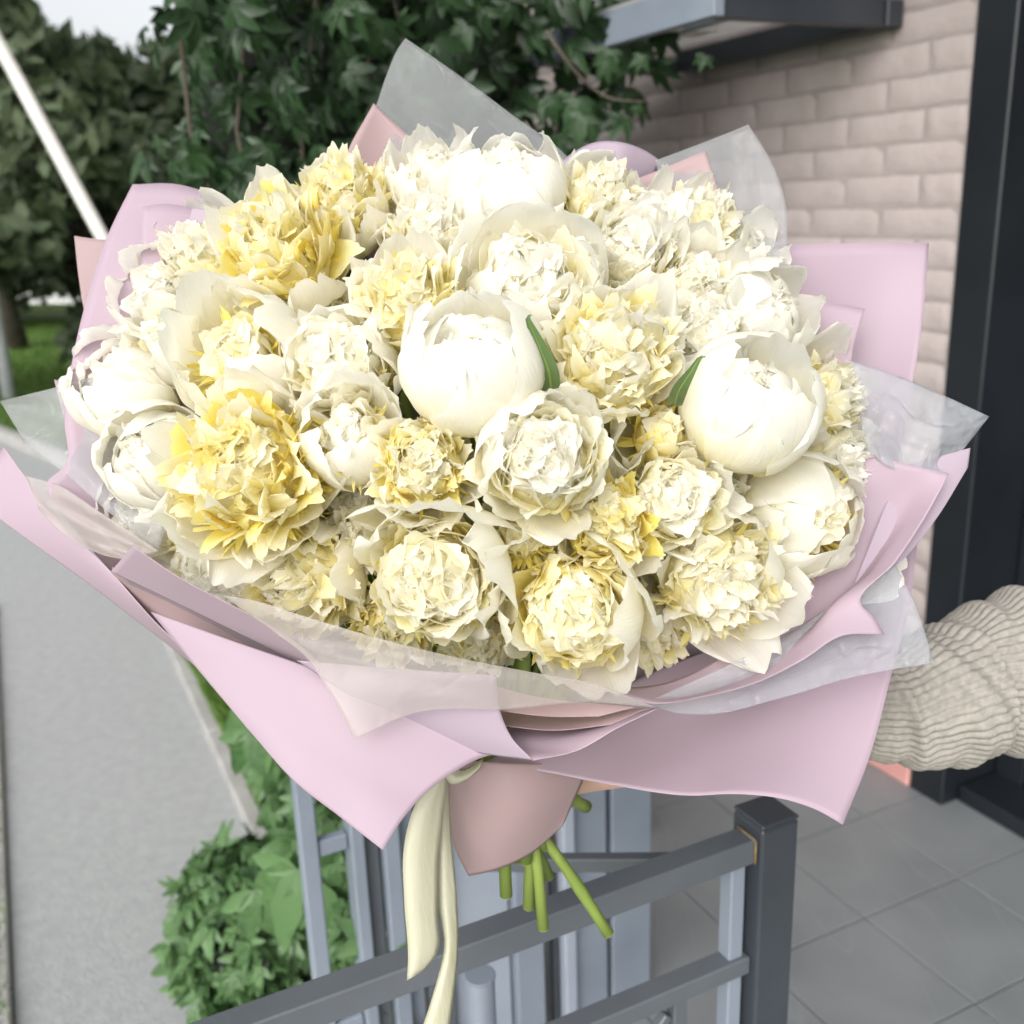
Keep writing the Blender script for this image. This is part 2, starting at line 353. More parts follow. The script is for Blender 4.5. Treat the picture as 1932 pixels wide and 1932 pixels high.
# porch floor of tiles
mb = MB(); mb.box((.62, -6, -.50), (2.36, 3.9, -.012), BAS); tag(part('porch_floor', mb, MORT), kind='structure')
pf = bpy.data.objects['porch_floor']
def tile_mat():
    m, t, out = newmat('grey_stone_tile'); L = t.links
    tc = nd(t, 'ShaderNodeTexCoord'); oi = nd(t, 'ShaderNodeObjectInfo')
    n = nd(t, 'ShaderNodeTexNoise'); n.inputs['Scale'].default_value = 3.2; n.inputs['Detail'].default_value = 8; n.inputs['Distortion'].default_value = .6; L.new(tc.outputs['Object'], n.inputs['Vector'])
    c = ramp(t, [(.3, (.19, .203, .208)), (.7, (.255, .268, .276))], n.outputs[0])
    v = nd(t, 'ShaderNodeTexNoise'); v.inputs['Scale'].default_value = 2.2; v.inputs['Detail'].default_value = 1; v.inputs['Distortion'].default_value = .0
    vm = nd(t, 'ShaderNodeMapping'); vm.inputs['Rotation'].default_value = (0, 0, .9); vm.inputs['Scale'].default_value = (3.2, .35, 1); L.new(tc.outputs['Object'], vm.inputs[0]); L.new(vm.outputs[0], v.inputs['Vector'])
    s1 = nd(t, 'ShaderNodeMath', _operation='SUBTRACT'); L.new(v.outputs[0], s1.inputs[0]); s1.inputs[1].default_value = .52
    s2 = nd(t, 'ShaderNodeMath', _operation='ABSOLUTE'); L.new(s1.outputs[0], s2.inputs[0])
    vr = ramp(t, [(0, (1, 1, 1)), (.007, (0, 0, 0))], s2.outputs[0])
    mx = nd(t, 'ShaderNodeMix', _data_type='RGBA'); fm = nd(t, 'ShaderNodeMath', _operation='MULTIPLY'); L.new(vr, fm.inputs[0]); fm.inputs[1].default_value = .22
    L.new(fm.outputs[0], mx.inputs[0]); L.new(c, mx.inputs[6]); mx.inputs[7].default_value = (.33, .34, .36, 1)
    b = nd(t, 'ShaderNodeBsdfPrincipled'); b.inputs['Roughness'].default_value = .42; L.new(mx.outputs[2], b.inputs['Base Color']); L.new(b.outputs[0], out.inputs[0]); return m
TILE = tile_mat()
tn0, tw0, ts = 1.58, 1.757, .304
for i in range(-4, 3):
    for j in range(-7, 8):
        n0 = tn0+i*ts; w0 = tw0+j*ts; n1 = min(n0+ts, 2.36); w1 = w0+ts; n0 = max(n0, .62)
        if n1-n0 < .03: continue
        mb = MB(); mb.box((n0+.002, w0+.002, -.011), (n1-.002, w1-.002, random.uniform(-.0006, .0006)), BAS, .0015)
        o = part('floor_tile', mb, TILE, pf)
# brick wall
WN = 2.10
wall = thing('brick_wall', 'pale pink painted brick wall right of the bouquet', 'wall', P(WN, 1.85, 0))
mb = MB(); mb.box((WN+.007, 1.802, 0), (WN+.2, 7.5, 4.2), BAS); part('mortar_bed', mb, MORT, wall)
mb = MB(); mb.box((WN-.012, 1.804, 0), (WN+.007, 7.5, .12), BAS, .004); part('plinth', mb, PLIN, wall)

def brick_mesh(L_, seed):
    r = np.random.default_rng(seed); nx, nz = 10, 5
    X, Z = np.meshgrid(np.linspace(0, 1, nx), np.linspace(0, 1, nz), indexing='ij')
    ex = np.minimum(X, 1-X)*L_; ez = np.minimum(Z, 1-Z)*.066
    e = np.minimum(ex, ez); h = .0055*np.clip(e/.006, 0, 1)**.5
    jx = noise1(Z.ravel(), seed+9, .9).reshape(Z.shape)*.0022*(np.abs(X-.5)*2); jz = noise1(X.ravel()*1.5, seed+3, .9).reshape(X.shape)*.0016*(np.abs(Z-.5)*2)
    v = np.stack([-(h+noise2(X, Z, seed, .7)*.0012*(e > 0.001)), X*L_+jx, Z*.066+jz], -1).reshape(-1, 3)
    mb = MB(); mb.add(v@BAS, grid_faces(nx, nz)); return mb.mesh('brick', BRICK, True)
BL_ = [brick_mesh(.244, 100+i) for i in range(8)]; HB_ = [brick_mesh(.118, 200+i) for i in range(4)]
cnt = 0
rest = MB()
for row in range(0, 40):
    z = .125+row*.0765
    if z > 3.2: break
    w = 1.812; k = 0
    first = HB_ if row % 2 else BL_
    while w < 6.5:
        lib = first if k == 0 else BL_; L_ = .118 if lib is HB_ else .244
        me = lib[random.randrange(len(lib))]
        vis = w < 4.0 and .4 < z < 2.35
        if vis and cnt < 285:
            o = link('brick', me, wall); o.location = Vector(P(WN+.0065+random.uniform(-.001, .0015), w, z+random.uniform(-.0015, .0015))-P(WN, 1.85, 0)); cnt += 1
        else:
            vv = np.empty(len(me.vertices)*3); me.vertices.foreach_get('co', vv); vv = vv.reshape(-1, 3)+P(WN+.0065, w, z)
            rest.add(vv, [list(p.vertices) for p in me.polygons])
        w += L_+.0115; k += 1
part('more_bricks', rest, BRICK, wall, True, kind='stuff')
# door frame + door
dr = thing('doorway', 'black door in a dark grey metal frame at the right edge', 'door', P(WN+.1, 1.2, 0))
mb = MB(); mb.box((WN-.008, 1.69, 0), (WN+.24, 1.80, 2.7), BAS, .004); part('frame_post', mb, DOORF, dr)
mb = MB(); mb.box((WN-.0, .2, 2.35), (WN+.24, 1.688, 2.5), BAS, .004); part('frame_lintel', mb, DOORF, dr)
mb = MB(); mb.box((WN+.20, .2, .01), (WN+.26, 1.688, 2.348), BAS); part('door_leaf', mb, DOORM, dr)
mb = MB(); mb.box((WN+.19, 1.60, .01), (WN+.198, 1.685, 2.348), BAS, .002); part('door_edge', mb, DOORF, dr)
mb = MB(); mb.box((WN+.05, .2, .003), (WN+.19, 1.685, .05), BAS, .003); part('threshold', mb, DOORF, dr)
# porch roof over the doorway (out of frame, it is what shades the wall)
rf = thing('porch_roof', 'flat dark porch roof above the doorway', 'roof', P(1.6, .8, 2.75))
mb = MB(); mb.box((1.2, -1.2, 2.75), (2.5, 2.2, 2.85), BAS, .01); part('roof_slab', mb, METALD, rf)
# small canopy frame
cn = thing('canopy', 'grey metal canopy frame with clear panel high on the brick wall', 'canopy', P(WN, 2.5, 2.02))
def bar(p0, p1, wd_, h_, mat, parent, name, bev=.002):
    """square bar from p0 to p1 (n,w,z), wd_ sideways, h_ upwards"""
    a = np.array(p0, float); b = np.array(p1, float); t = b-a; L_ = np.linalg.norm(t); t /= L_
    s_ = np.cross(t, [0, 0, 1.0]); s_ = s_/np.linalg.norm(s_) if np.linalg.norm(s_) > 1e-3 else np.array([1.0, 0, 0]); u_ = np.cross(s_, t)
    mb = MB(); mb.box((0, -wd_/2, -h_/2), (L_, wd_/2, h_/2), None, bev); v = mb.v[0]
    v = v[:, :1]*t+v[:, 1:2]*s_+v[:, 2:3]*u_+a; mb.v[0] = v@BAS
    return part(name, mb, mat, parent)
z0 = 2.035
bar((1.54, 2.02, z0), (1.54, 2.92, z0), .03, .08, FENCE, cn, 'frame_bar')
bar((WN-.03, 2.02, z0-.01), (WN-.03, 2.9, z0-.01), .05, .06, METALD, cn, 'frame_bar')
bar((1.557, 2.05, z0+.0), (WN-.057, 2.05, z0+.0), .04, .08, METALD, cn, 'frame_bar')
bar((1.557, 2.9, z0-.01), (WN-.057, 2.9, z0-.03), .04, .045, METALD, cn, 'frame_bar')
bar((1.8, 2.072, z0+.02), (1.8, 2.878, z0+.02), .025, .02, FENCE, cn, 'glazing_bar')
mb = MB(); mb.box((1.525, 2.0, z0+.043), (WN-.004, 2.95, z0+.049), BAS)
PANEL = film_mat('canopy_panel', .35, (.75, .76, .74), .25, .1); part('panel', mb, PANEL, cn)
mb = MB(); mb.box((1.72, 2.5, z0+.012), (1.9, 2.6, z0+.04), BAS, .004); part('junction_box', mb, WHITEP, cn)

# ---- leaves
def leaflet(L_, W_, fold=.25, droop=.35, n=6, seed=0, serr=.0):
    s_ = np.linspace(0, 1, n); r = np.random.default_rng(seed)
    w = W_*np.sin(math.pi*np.clip(s_, 0, 1)**.8)**.8; w[-1] = 0; w[0] = .04*W_
    if serr: w = w*(1+serr*np.where(np.arange(n) % 2, 1, -1)*(s_ > .1)*(s_ < .95))
    y = L_*s_; z = -droop*L_*s_**2; V = []; U = []
    for i in range(n):
        V += [[-w[i], y[i]-.05*w[i], z[i]+fold*w[i]], [0, y[i], z[i]], [w[i], y[i]-.05*w[i], z[i]+fold*w[i]]]; U += [[0, s_[i]], [.5, s_[i]], [1, s_[i]]]
    Fc = [[i*3+j, i*3+j+1, i*3+j+4, i*3+j+3] for i in range(n-1) for j in (0, 1)]
    return np.array(V), np.array(Fc), np.array(U)
def palm_leaf(seed):
    r = np.random.default_rng(seed); mb = MB()
    for a, l in ((0, 1), (42, .9), (-42, .9), (88, .62), (-88, .62)):
        v, f, u = leaflet(l*r.uniform(.9, 1.05), .2*l*r.uniform(.9, 1.15), .3, r.uniform(.15, .5), 7, seed, .08)
        a = rad(a+r.uniform(-7, 7)); R_ = np.array([[math.cos(a), math.sin(a), 0], [-math.sin(a), math.cos(a), 0], [0, 0, 1]])
        mb.add(v@R_, f, u)
    return mb
def heart_leaf(seed):
    r = np.random.default_rng(seed); mb = MB()
    v, f, u = leaflet(1, .42*r.uniform(.85, 1.1), .2, r.uniform(.2, .5), 9, seed, .05); v[:, 1] = v[:, 1]-.0*v[:, 0]**2; mb.add(v, f, u); return mb
PALM = [palm_leaf(i) for i in range(7)]; HEART = [heart_leaf(i) for i in range(4)]
PALM_M = {}
def leaf_mesh(lib, mat):
    k = (id(lib), mat.name)
    if k not in PALM_M: PALM_M[k] = [m.mesh('leaf', mat, True) for m in lib]
    return PALM_M[k]
def rot_to(direction, normal):
    y = np.array(direction, float); y /= np.linalg.norm(y); z = np.array(normal, float); z -= y*(z@y); z /= np.linalg.norm(z)+1e-9
    x = np.cross(y, z); return np.stack([x, y, z], 1)
def foliage(parent, pts, size, mat, lib, nind, face=(-.3, -1, .3), hang=1.0, jit=.55):
    """pts sorted nearest first; first nind as leaf parts, the rest joined"""
    ms = leaf_mesh(lib, mat); tot = np.array(parent.location); rest = MB()
    fn = np.array(face, float)
    for i, p in enumerate(pts):
        d = np.array([rng.normal(0, .5), rng.normal(0, .35), -hang+rng.normal(0, .4)])
        nn = fn+rng.normal(0, jit, 3); R_ = rot_to(d, nn); s_ = size*rng.uniform(.65, 1.2)
        if i < nind:
            o = link('leaf', ms[i % len(ms)], parent, M4(R_, p-tot, s_))
        else:
            m = lib[i % len(lib)]
            for v, f, u in zip(m.v, m.f, m.uv):
                pass
            off = 0
            V = np.concatenate(m.v); Fc = np.concatenate(m.f); rest.add((V*s_)@R_.T+p, Fc)
    if rest.n: part('foliage', rest, mat, parent, True, kind='stuff')
camd = lambda p: (p-CAM)@FW
# upper creeper : a curtain of hanging leaves
cr1 = thing('climbing_creeper', 'dark creeper curtain with five fingered leaves hanging above the bouquet', 'climbing plant', P(1.0, 2.9, GZ))
pts = []
while len(pts) < 2100:
    n = rng.uniform(.42, 1.78); w = rng.uniform(2.45, 3.35); z = rng.uniform(1.0, 3.0)
    lobe = .55 + .0*n
    edge = .44+.07*math.sin(z*7)+.05*math.sin(z*17+1)
    if n < edge + (w-2.45)*.02: continue
    redge = 1.70+.06*math.sin(z*9+2)
    if n > redge: continue
    if w > 2.65 and rng.random() < .35: continue
    pts.append(P(n, w, z))
pts = sorted(pts, key=camd)
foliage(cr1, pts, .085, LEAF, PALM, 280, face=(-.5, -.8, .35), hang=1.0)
mb = MB(); mb.box((.66, 3.38, GZ), (1.75, 3.42, 3.0), BAS); part('shade_backing_panel', mb, DARKIN, cr1)  # added dark panel behind the leaves, stands in for the curtain's deep shade
for i in range(9):
    n = .55+.13*i; pp = [P(n+.05*math.sin(k*1.7+i), 2.8+.05*math.cos(k+i), GZ+3.4*k/9) for k in range(10)]
    mb = MB(); mb.tube(pp, .006, 6); part('vine_stem', mb, BARK, cr1, True)
pp = cr([np.array([*at(1030, 60, 2.5)]), at(1090, 140, 2.45), at(1150, 185, 2.4), at(1222, 192, 2.4)], 14)
mb = MB(); mb.tube(pp, np.linspace(.006, .002, 14), 6); part('vine_tendril', mb, BARK, cr1, True)
for (x, y, s_) in [(1150, 110, .06), (1140, 130, .055), (1210, 120, .045), (1330, 120, .04), (1200, 215, .03), (1100, 235, .08), (1085, 200, .09), (1040, 205, .05)]:
    o = link('leaf', leaf_mesh(PALM, LEAF)[int(x) % 7], cr1, M4(rot_to((rng.normal(0, .3), 0, -1), (-.2, -1, .2)), at(x, y-15, 2.45)-np.array(cr1.location), s_))
# lower creeper spilling over the fence onto the path
cr2 = thing('fence_creeper', 'green creeper spilling over the path beside the blue grey fence', 'climbing plant', P(.4, 1.9, GZ))
pts = []
def blob(c, r, k):
    c = np.array(c); out = []
    while len(out) < k:
        q = rng.normal(0, 1, 3); q /= np.linalg.norm(q); q = q*rng.uniform(.55, 1)**.5*np.array(r); out.append(P(*(c+q)))
    return out
pts += blob((.74, 3.7, .0), (.10, .6, .35), 160)
pts += blob((.60, 2.9, .1), (.10, .4, .50), 300)
pts += blob((.52, 2.3, .05), (.10, .3, .40), 240)
pts += blob((.33, 2.32, -.17), (.19, .30, .22), 460)
pts += blob((.47, 1.60, .1), (.10, .15, .5), 120)
pts = sorted(pts, key=camd)
foliage(cr2, pts, .072, LEAFB, PALM, 260, face=(-.35, -.5, .9), hang=.5)
for (x, y, dpt, s_) in [(505, 1340, 2.3, .2), (470, 1400, 2.3, .14), (560, 1660, 1.95, .17), (480, 1700, 2.0, .13), (600, 1640, 2.0, .13)]:
    o = link('leaf', leaf_mesh(PALM, LEAFB)[int(x) % 7], cr2, M4(rot_to((rng.normal(0, .25), -.3, -1), (-.2, -1, .8)), at(x, y-20, dpt)-np.array(cr2.location), s_))
bs = thing('dark_shrub', 'dark shrub behind the grey fence panel left of the railing post', 'shrub', P(1.1, 2.3, 0))
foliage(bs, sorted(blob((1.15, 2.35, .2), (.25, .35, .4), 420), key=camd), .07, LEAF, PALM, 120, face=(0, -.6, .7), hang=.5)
mb = MB()
for i in range(5): mb.tube([P(1.1+.04*i, 2.3, 0), P(1.0+.1*i, 2.3, .5)], .008, 6)
part('stem', mb, BARK, bs, True)
bs2 = thing('low_shrub', 'green leafy plant under the railing at the bottom edge', 'shrub', P(.55, 1.3, GZ))
foliage(bs2, sorted(blob((.42, 1.25, -.25), (.22, .25, .22), 260), key=camd), .07, LEAFB, PALM, 120, face=(-.2, -.5, .9), hang=.3)
pk = thing('pink_planter', 'salmon pink planter trough behind the railing post', 'planter', P(1.2, 2.05, 0))
mb = MB(); mb.box((1.10, 1.95, .0), (1.28, 2.5, .26), BAS, .01); part('trough', mb, PLIN, pk)
# ---- fence of vertical profiles beyond the railing
FW_ = 1.5
fc = thing('metal_fence', 'blue grey metal fence with vertical boards below the bouquet', 'fence', P(.6, FW_, GZ))
def vb(n0, n1, w0, w1, z0_, z1_, mat, name, parent, bev=.003):
    mb = MB(); mb.box((n0, w0, z0_), (n1, w1, z1_), BAS, bev); return part(name, mb, mat, parent)
vb(.315, .345, 1.49, 1.52, GZ, .80, FENCE, 'fence_post', fc)
bar((.347, 1.505, .575), (.396, 1.505, .575), .02, .03, FENCE, fc, 'cross_bar')
bar((.347, 1.505, .20), (.396, 1.505, .20), .02, .03, FENCE, fc, 'cross_bar')
vb(.398, .422, 1.48, 1.53, GZ, .82, FENCE, 'fence_board', fc)
vb(.426, .452, 1.50, 1.52, GZ, .80, METAL, 'fence_board', fc)
vb(.455, .485, 1.48, 1.51, GZ, .80, FENCE, 'fence_board', fc)
vb(.489, .52, 1.505, 1.53, GZ, .80, FENCE, 'fence_board', fc)
vb(.524, .575, 1.49, 1.52, GZ, .80, METAL, 'fence_board', fc)
LPAN = simple('light_fence_panel', (.30, .335, .40), (.36, .40, .46), .5, 3, .03, 100, .4)
vb(.579, .70, 1.51, 1.53, GZ, .78, LPAN, 'fence_board', fc)
vb(.704, .765, 1.49, 1.52, GZ, .78, FENCE, 'fence_board', fc)
vb(.769, .782, 1.52, 1.535, GZ, .78, METALD, 'fence_board', fc)
vb(.79, .802, 1.50, 1.52, GZ, .78, METALD, 'fence_board', fc)
vb(.806, .832, 1.48, 1.51, GZ, .78, LPAN, 'fence_board', fc)
vb(.836, .915, 1.50, 1.53, GZ, .78, FENCE, 'fence_board', fc)
vb(.918, .924, 1.515, 1.53, GZ, .78, METALD, 'fence_board', fc)
vb(.927, 1.02, 1.50, 1.53, GZ, .78, FENCE, 'fence_board', fc)
rp = thing('round_post', 'short round grey post with flat cap behind the railing', 'post', P(*(np.array([*[0]*3])),))
c = at(905, 1838, 1.32); rp.location = Vector((c[0], c[1], GZ))
mb = MB(); mb.tube([(c[0], c[1], GZ), (c[0], c[1], c[2]-.004)], .019, 24); part('post_tube', mb, FENCE, rp, True)
mb = MB(); mb.tube([(c[0], c[1], c[2]-.004), (c[0], c[1], c[2]-.001), (c[0], c[1], c[2])], [.0205, .0205, .019], 24); part('post_cap', mb, FENCE, rp, False)
# ---- railing
RZ = .85
def rl(x, y, z): 
    q = pl(x, y, z); return np.array([q@NV, q@WV, z])
rail = thing('porch_railing', 'dark grey metal railing with thick corner post under the bouquet', 'railing', P(.6, .86, 0))
a = rl(1450, 1530, .862); pn_, pw_ = a[0], a[1]
pn_ -= .004; pw_ += .0
hw = .029
vb(pn_-hw, pn_+hw, pw_-hw, pw_+hw, .0, .858, METALD, 'corner_post', rail, .003)
vb(pn_-hw, pn_+hw, pw_-hw, pw_+hw, .8595, .865, METALD, 'post_cap', rail, .002)
b0 = rl(200, 1935, .80); b1 = rl(1396, 1560, .84)
print('post', pn_, pw_, 'rail', b0, b1)
rw = pw_-.002
bar((pn_-hw-.95, rw, .825), (pn_-hw-.001, rw, .825), .034, .034, METAL, rail, 'top_rail')
bar((pn_-hw-.95, rw, .655), (pn_-hw-.001, rw, .655), .03, .026, METAL, rail, 'lower_rail')
vb(pn_-hw-.030, pn_-hw-.008, rw-.008, rw+.016, 0, .806, FENCE, 'inner_post', rail, .002)
vb(pn_-hw-.115, pn_-hw-.095, rw-.010, rw+.010, 0, .641, METAL, 'baluster', rail, .002)
bar((pn_-hw-.12, rw, .62), (pn_-hw-.42, rw, .30), .014, .014, METAL, rail, 'brace')
bar((pn_-hw-.055, rw+.03, .80), (pn_-hw-.25, rw+.30, .70), .02, .02, METAL, rail, 'brace')
mb = MB(); mb.tube([P(pn_-hw-.003, rw-.018, .842), P(pn_-hw-.003, rw+.017, .843)], .0022, 6); part('weld_seam', mb, WELD, rail, True)
mb = MB(); mb.tube([P(pn_-hw-.003, rw-.0185, .842), P(pn_-hw-.003, rw-.0185, .81)], .0018, 6); part('weld_seam', mb, WELD, rail, True)

# ---- left side: poles, lawn, trees
q0 = pl(18, 752, GZ)
up = thing('utility_pole', 'pale grey concrete pole at the left edge of the photo', 'pole', q0)
def polepts(x0, y0, x1, y1, d): return [at(x0, y0, d), at(x1, y1, d)]
dd = (q0-CAM)@FW
mb = MB(); base = q0; mb.tube([base, base+np.array([0, 0, 1.2]), base+np.array([-.02, 0, 3.0])], [.085, .08, .07], 14); part('shaft', mb, CPOLE, up, True)
mb = MB(); e0 = at(205, 470, 6.2); e1 = at(-20, 50, 6.2)
up2 = thing('slanted_pole', 'long pale pole slanting down towards the bouquet at upper left', 'pole', e0)
dv = (e1-e0); mb.tube([e0-dv*.9, e0, e1, e1+dv*.6], .042, 12); part('shaft', mb, WHITEP, up2, True)
def tree(name, label, n_, w_, h_, r_, k, seed, low=.15, ls=.17, group=None):
    rr = np.random.default_rng(seed); base = P(n_, w_, GZ)
    t = thing(name, label, 'tree', base, group)
    mb = MB(); hp = [base+np.array([.1*math.sin(i+seed), .1*math.cos(i*1.3), h_*i/7]) for i in range(8)]
    mb.tube(hp, np.linspace(.16, .03, 8)*h_/7, 9)
    cl = []
    for i in range(26):
        z = h_*(low+(.97-low)*rr.random()); a = rr.uniform(0, 6.28); q = r_*(.35+.65*math.sin(math.pi*min(1, max(0.08, (z/h_-low)/(1-low)))**.7))
        c_ = base+np.array([math.cos(a)*q*rr.uniform(.4, 1), math.sin(a)*q*rr.uniform(.4, 1), z]); cl.append(c_)
        s0 = base+np.array([0, 0, z*.8]); mb.tube([s0, (s0+c_)/2+np.array([0, 0, .1]), c_], [.035, .025, .01], 5)
    part('trunk', mb, BARK, t, True)
    V = []; n_l = k; C_ = np.array(cl)[rr.integers(0, len(cl), n_l)]
    q = rr.normal(0, 1, (n_l, 3)); q /= np.linalg.norm(q, axis=1)[:, None]; q *= (rr.random((n_l, 1))**.45)*r_*.33*np.array([1, 1, .8])
    c_ = C_+q; d1 = rr.normal(0, 1, (n_l, 3)); d1 /= np.linalg.norm(d1, axis=1)[:, None]; d2 = np.cross(d1, rr.normal(0, 1, (n_l, 3))); d2 /= np.linalg.norm(d2, axis=1)[:, None]
    s_ = ls*rr.uniform(.6, 1.3, (n_l, 1))
    V = np.stack([c_-d1*s_, c_+d2*s_*.45, c_+d1*s_, c_-d2*s_*.45], 1).reshape(-1, 3)
    mb = MB(); mb.add(V, np.arange(n_l*4).reshape(-1, 4)); part('crown', mb, TREEL, t, False)
    return t
def tw(x, d): q = pl(x, 560, GZ); r_ = (q-CAM); r_ /= np.linalg.norm(r_[:2]); q = CAM+r_*d; return q@NV, q@WV
tree('broadleaf_tree', 'dark tree at the far left behind the pole', *tw(-150, 14), 9, 2.2, 7000, 1, .10)
tree('broadleaf_tree', 'dark leafy tree between the slanted pole and the creeper', *tw(190, 15), 4.2, 1.7, 7000, 2, .12)
tree('broadleaf_tree', 'dark tree rising behind the slanted pole at top left', *tw(10, 20), 9, 1.7, 4200, 3, .15, .13)
tree('broadleaf_tree', 'lower bushy tree right beside the creeper curtain', *tw(330, 17), 4.3, 1.8, 6000, 4, .08)
tree('broadleaf_tree', 'distant tree seen through gaps above the lawn', *tw(140, 27), 5.2, 2.4, 5000, 5, .12, .22)
tree('broadleaf_tree', 'tallest distant tree near the left top corner', *tw(-40, 26), 9, 3.0, 6000, 6, .12, .22)
for _i, (_x, _d, _h) in enumerate([(-700, 24, 7.5), (-1300, 27, 9), (-1900, 25, 7)]):
    tree('broadleaf_tree', ['tree at the edge of the lawn, first one left of the frame', 'tree at the edge of the lawn, second one left of the frame', 'tree at the edge of the lawn, third one left of the frame'][_i], *tw(_x, _d), _h, 2.8, 4000, 20+_i, .12, .25)
# grass tufts on lawn, road edge
gr = MB(); r_ = np.random.default_rng(3)
def blades(k, n0, n1, w0, w1, h_):
    n = r_.uniform(n0, n1, k); w = r_.uniform(w0, w1, k); a = r_.uniform(0, 6.28, k); hh = h_*r_.uniform(.5, 1.2, k)
    c0 = NV*n[:, None]+WV*w[:, None]+ZV*(GZ-.03); dx = np.stack([np.cos(a), np.sin(a), 0*a], 1)*.012*(h_/.06)
    ln = np.stack([np.cos(a*3), np.sin(a*3), 0*a], 1)*hh[:, None]*.5
    V = np.stack([c0-dx, c0+dx, c0+ln+ZV*hh[:, None]], 1).reshape(-1, 3); F_ = np.arange(k*3).reshape(-1, 3); gr.add(V, np.c_[F_, F_[:, 2]])
_k = 30000; _w = r_.uniform(9.2, 34, _k); _n = .62-(_w-9.0)*.29+np.abs(r_.normal(0, 1, _k))*(_w*.12)
for _a in range(0, _k, 1000): 
    n_, w_ = _n[_a:_a+1000], _w[_a:_a+1000]; a = r_.uniform(0, 6.28, 1000); hh = .08*r_.uniform(.5, 1.2, 1000)
    c0 = NV*n_[:, None]+WV*w_[:, None]+ZV*(GZ-.03); dx = np.stack([np.cos(a), np.sin(a), 0*a], 1)*.015; ln = np.stack([np.cos(a*3), np.sin(a*3), 0*a], 1)*hh[:, None]*.5
    V = np.stack([c0-dx, c0+dx, c0+ln+ZV*hh[:, None]], 1).reshape(-1, 3); F_ = np.arange(3000).reshape(-1, 3); gr.add(V, np.c_[F_, F_[:, 2]]); blades(1500, -.75, -.29, 1.0, 4.6, .07); blades(3500, .60, 1.2, 2.4, 6.0, .14)
tag(part('grass', gr, GRASSB), 'short green grass on the lawn and along the kerbs', 'grass', kind='stuff')
q = pl(85, 545, GZ)
cb = thing('parked_car', 'blurred white car parked far off beyond the lawn', 'car', P(*[0, 0, 0]))
pc = CAM+ (pl(85, 545, GZ)-CAM)*(1.0); pc = CAM+(pc-CAM)/np.linalg.norm(pc-CAM)*24; pc[2] = GZ
cb.location = Vector(pc)
prof = [(-2.1, .3), (-2.1, .75), (-1.3, .85), (-.7, 1.4), (.8, 1.42), (1.5, .95), (2.1, .85), (2.15, .3)]
mb = MB(); V = [pc+RT*a_+ZV*b_+FW*o_ for o_ in (-.8, .8) for a_, b_ in prof]; n_ = len(prof)
mb.add(V, [[i, (i+1) % n_, (i+1) % n_+n_, i+n_] for i in range(n_)]+[[0, i, i+1, i+1] for i in range(1, n_-1)]+[[n_, n_+i+1, n_+i, n_+i] for i in range(1, n_-1)])
CARW = simple('white_car_paint', (.8, .8, .8), None, .25); part('body', mb, CARW, cb)
GLS = simple('car_glass', (.03, .04, .05), None, .1); mb = MB()
V = [pc+RT*a_+ZV*b_-FW*.81 for a_, b_ in [(-1.1, .88), (-.62, 1.32), (.75, 1.34), (1.2, .92)]]; mb.add(V, [[0, 1, 2, 3]]); part('window', mb, GLS, cb)
for a_ in (-1.35, 1.35):
    mb = MB(); w0_ = pc+RT*a_+ZV*.32-FW*.72; mb.tube([w0_, w0_-FW*.14], .32, 18); part('wheel', mb, DOORM, cb, True)

# ------------------------------------------------------------------ BOUQUET
def petal(L_, W_, base=(0, 0), a0=0., a1=150., tipc=0., cup=1.0, ruf=.05, ns=14, nu=11, seed=0, notch=.06, wb=.28, wt=.6, pk=1.0, cupz=1.0, wt2=.80, crease=0.0):
    r = np.random.default_rng(seed)
    s = np.linspace(0, 1, ns); s = 1-(1-s)**1.5; u = np.sin(np.linspace(-math.pi/2, math.pi/2, nu))*.6+np.linspace(-1, 1, nu)*.4
    S, U = np.meshgrid(s, u, indexing='ij')
    lenu = 1 - .17*U**2 - .05*U**4 + notch*noise1(U, seed+1, .8, 3)*1.0
    Sx = S*lenu
    al = np.radians(a0+(a1-a0)*Sx**pk + tipc*np.clip((Sx-.72)/.28, 0, 1)**1.6)
    # integrate along s for each u
    dS = np.diff(Sx, axis=0, prepend=0)
    X = base[0]+np.cumsum(np.cos(al)*dS, 0)*L_; Z = base[1]+np.cumsum(np.sin(al)*dS, 0)*L_
    w = W_*(wb+(1-wb)*np.sin(math.pi/2*np.clip(S/.68, 0, 1)))*np.where(S > .60, np.sqrt(np.clip(1-(wt2*(S-.60)/.40)**2, .02, 1)), 1)
    w = w*(1+.05*noise1(S, seed+5, 1.1, 4)*np.sign(U))
    rho = W_/max(cup, .05)
    psi = U*w/rho
    lat = rho*np.sin(psi)+.0; inn = rho*(1-np.cos(psi))*cupz
    e = .35+.65*np.abs(U)**1.5; g = S**1.3
    d = ruf*L_*g*e*(noise2(U*.9, S*.8, seed+7, .8, 3)+.22*noise2(U, S, seed+8, 1.5, 2)) + .12*ruf*L_*noise1(U, seed+11, 1.6, 3)*S
    if crease: d = d+crease*L_*S*(np.abs(noise2(U*1.1, S*.7, seed+21, .8, 3))-.3)
    inn = inn+d
    X = X-np.sin(al)*inn; Z = Z+np.cos(al)*inn
    V = np.stack([X, lat, Z], -1).reshape(-1, 3)
    UVs = np.stack([(U+1)/2, S], -1).reshape(-1, 2)
    mb = MB(); mb.add(V, grid_faces(ns, nu), UVs); return mb
FRILL = [petal(.86+.1*math.sin(i), rng.uniform(.13, .23), a0=90-rng.uniform(5, 30), a1=90+rng.uniform(80, 120), tipc=rng.choice([-80, -50, 0]), cup=rng.uniform(.15, .75), ruf=rng.uniform(.022, .040), ns=20, nu=17, seed=300+i, notch=.045, wb=.3, wt=.86).mesh('petal', PET, True) for i in range(26)]
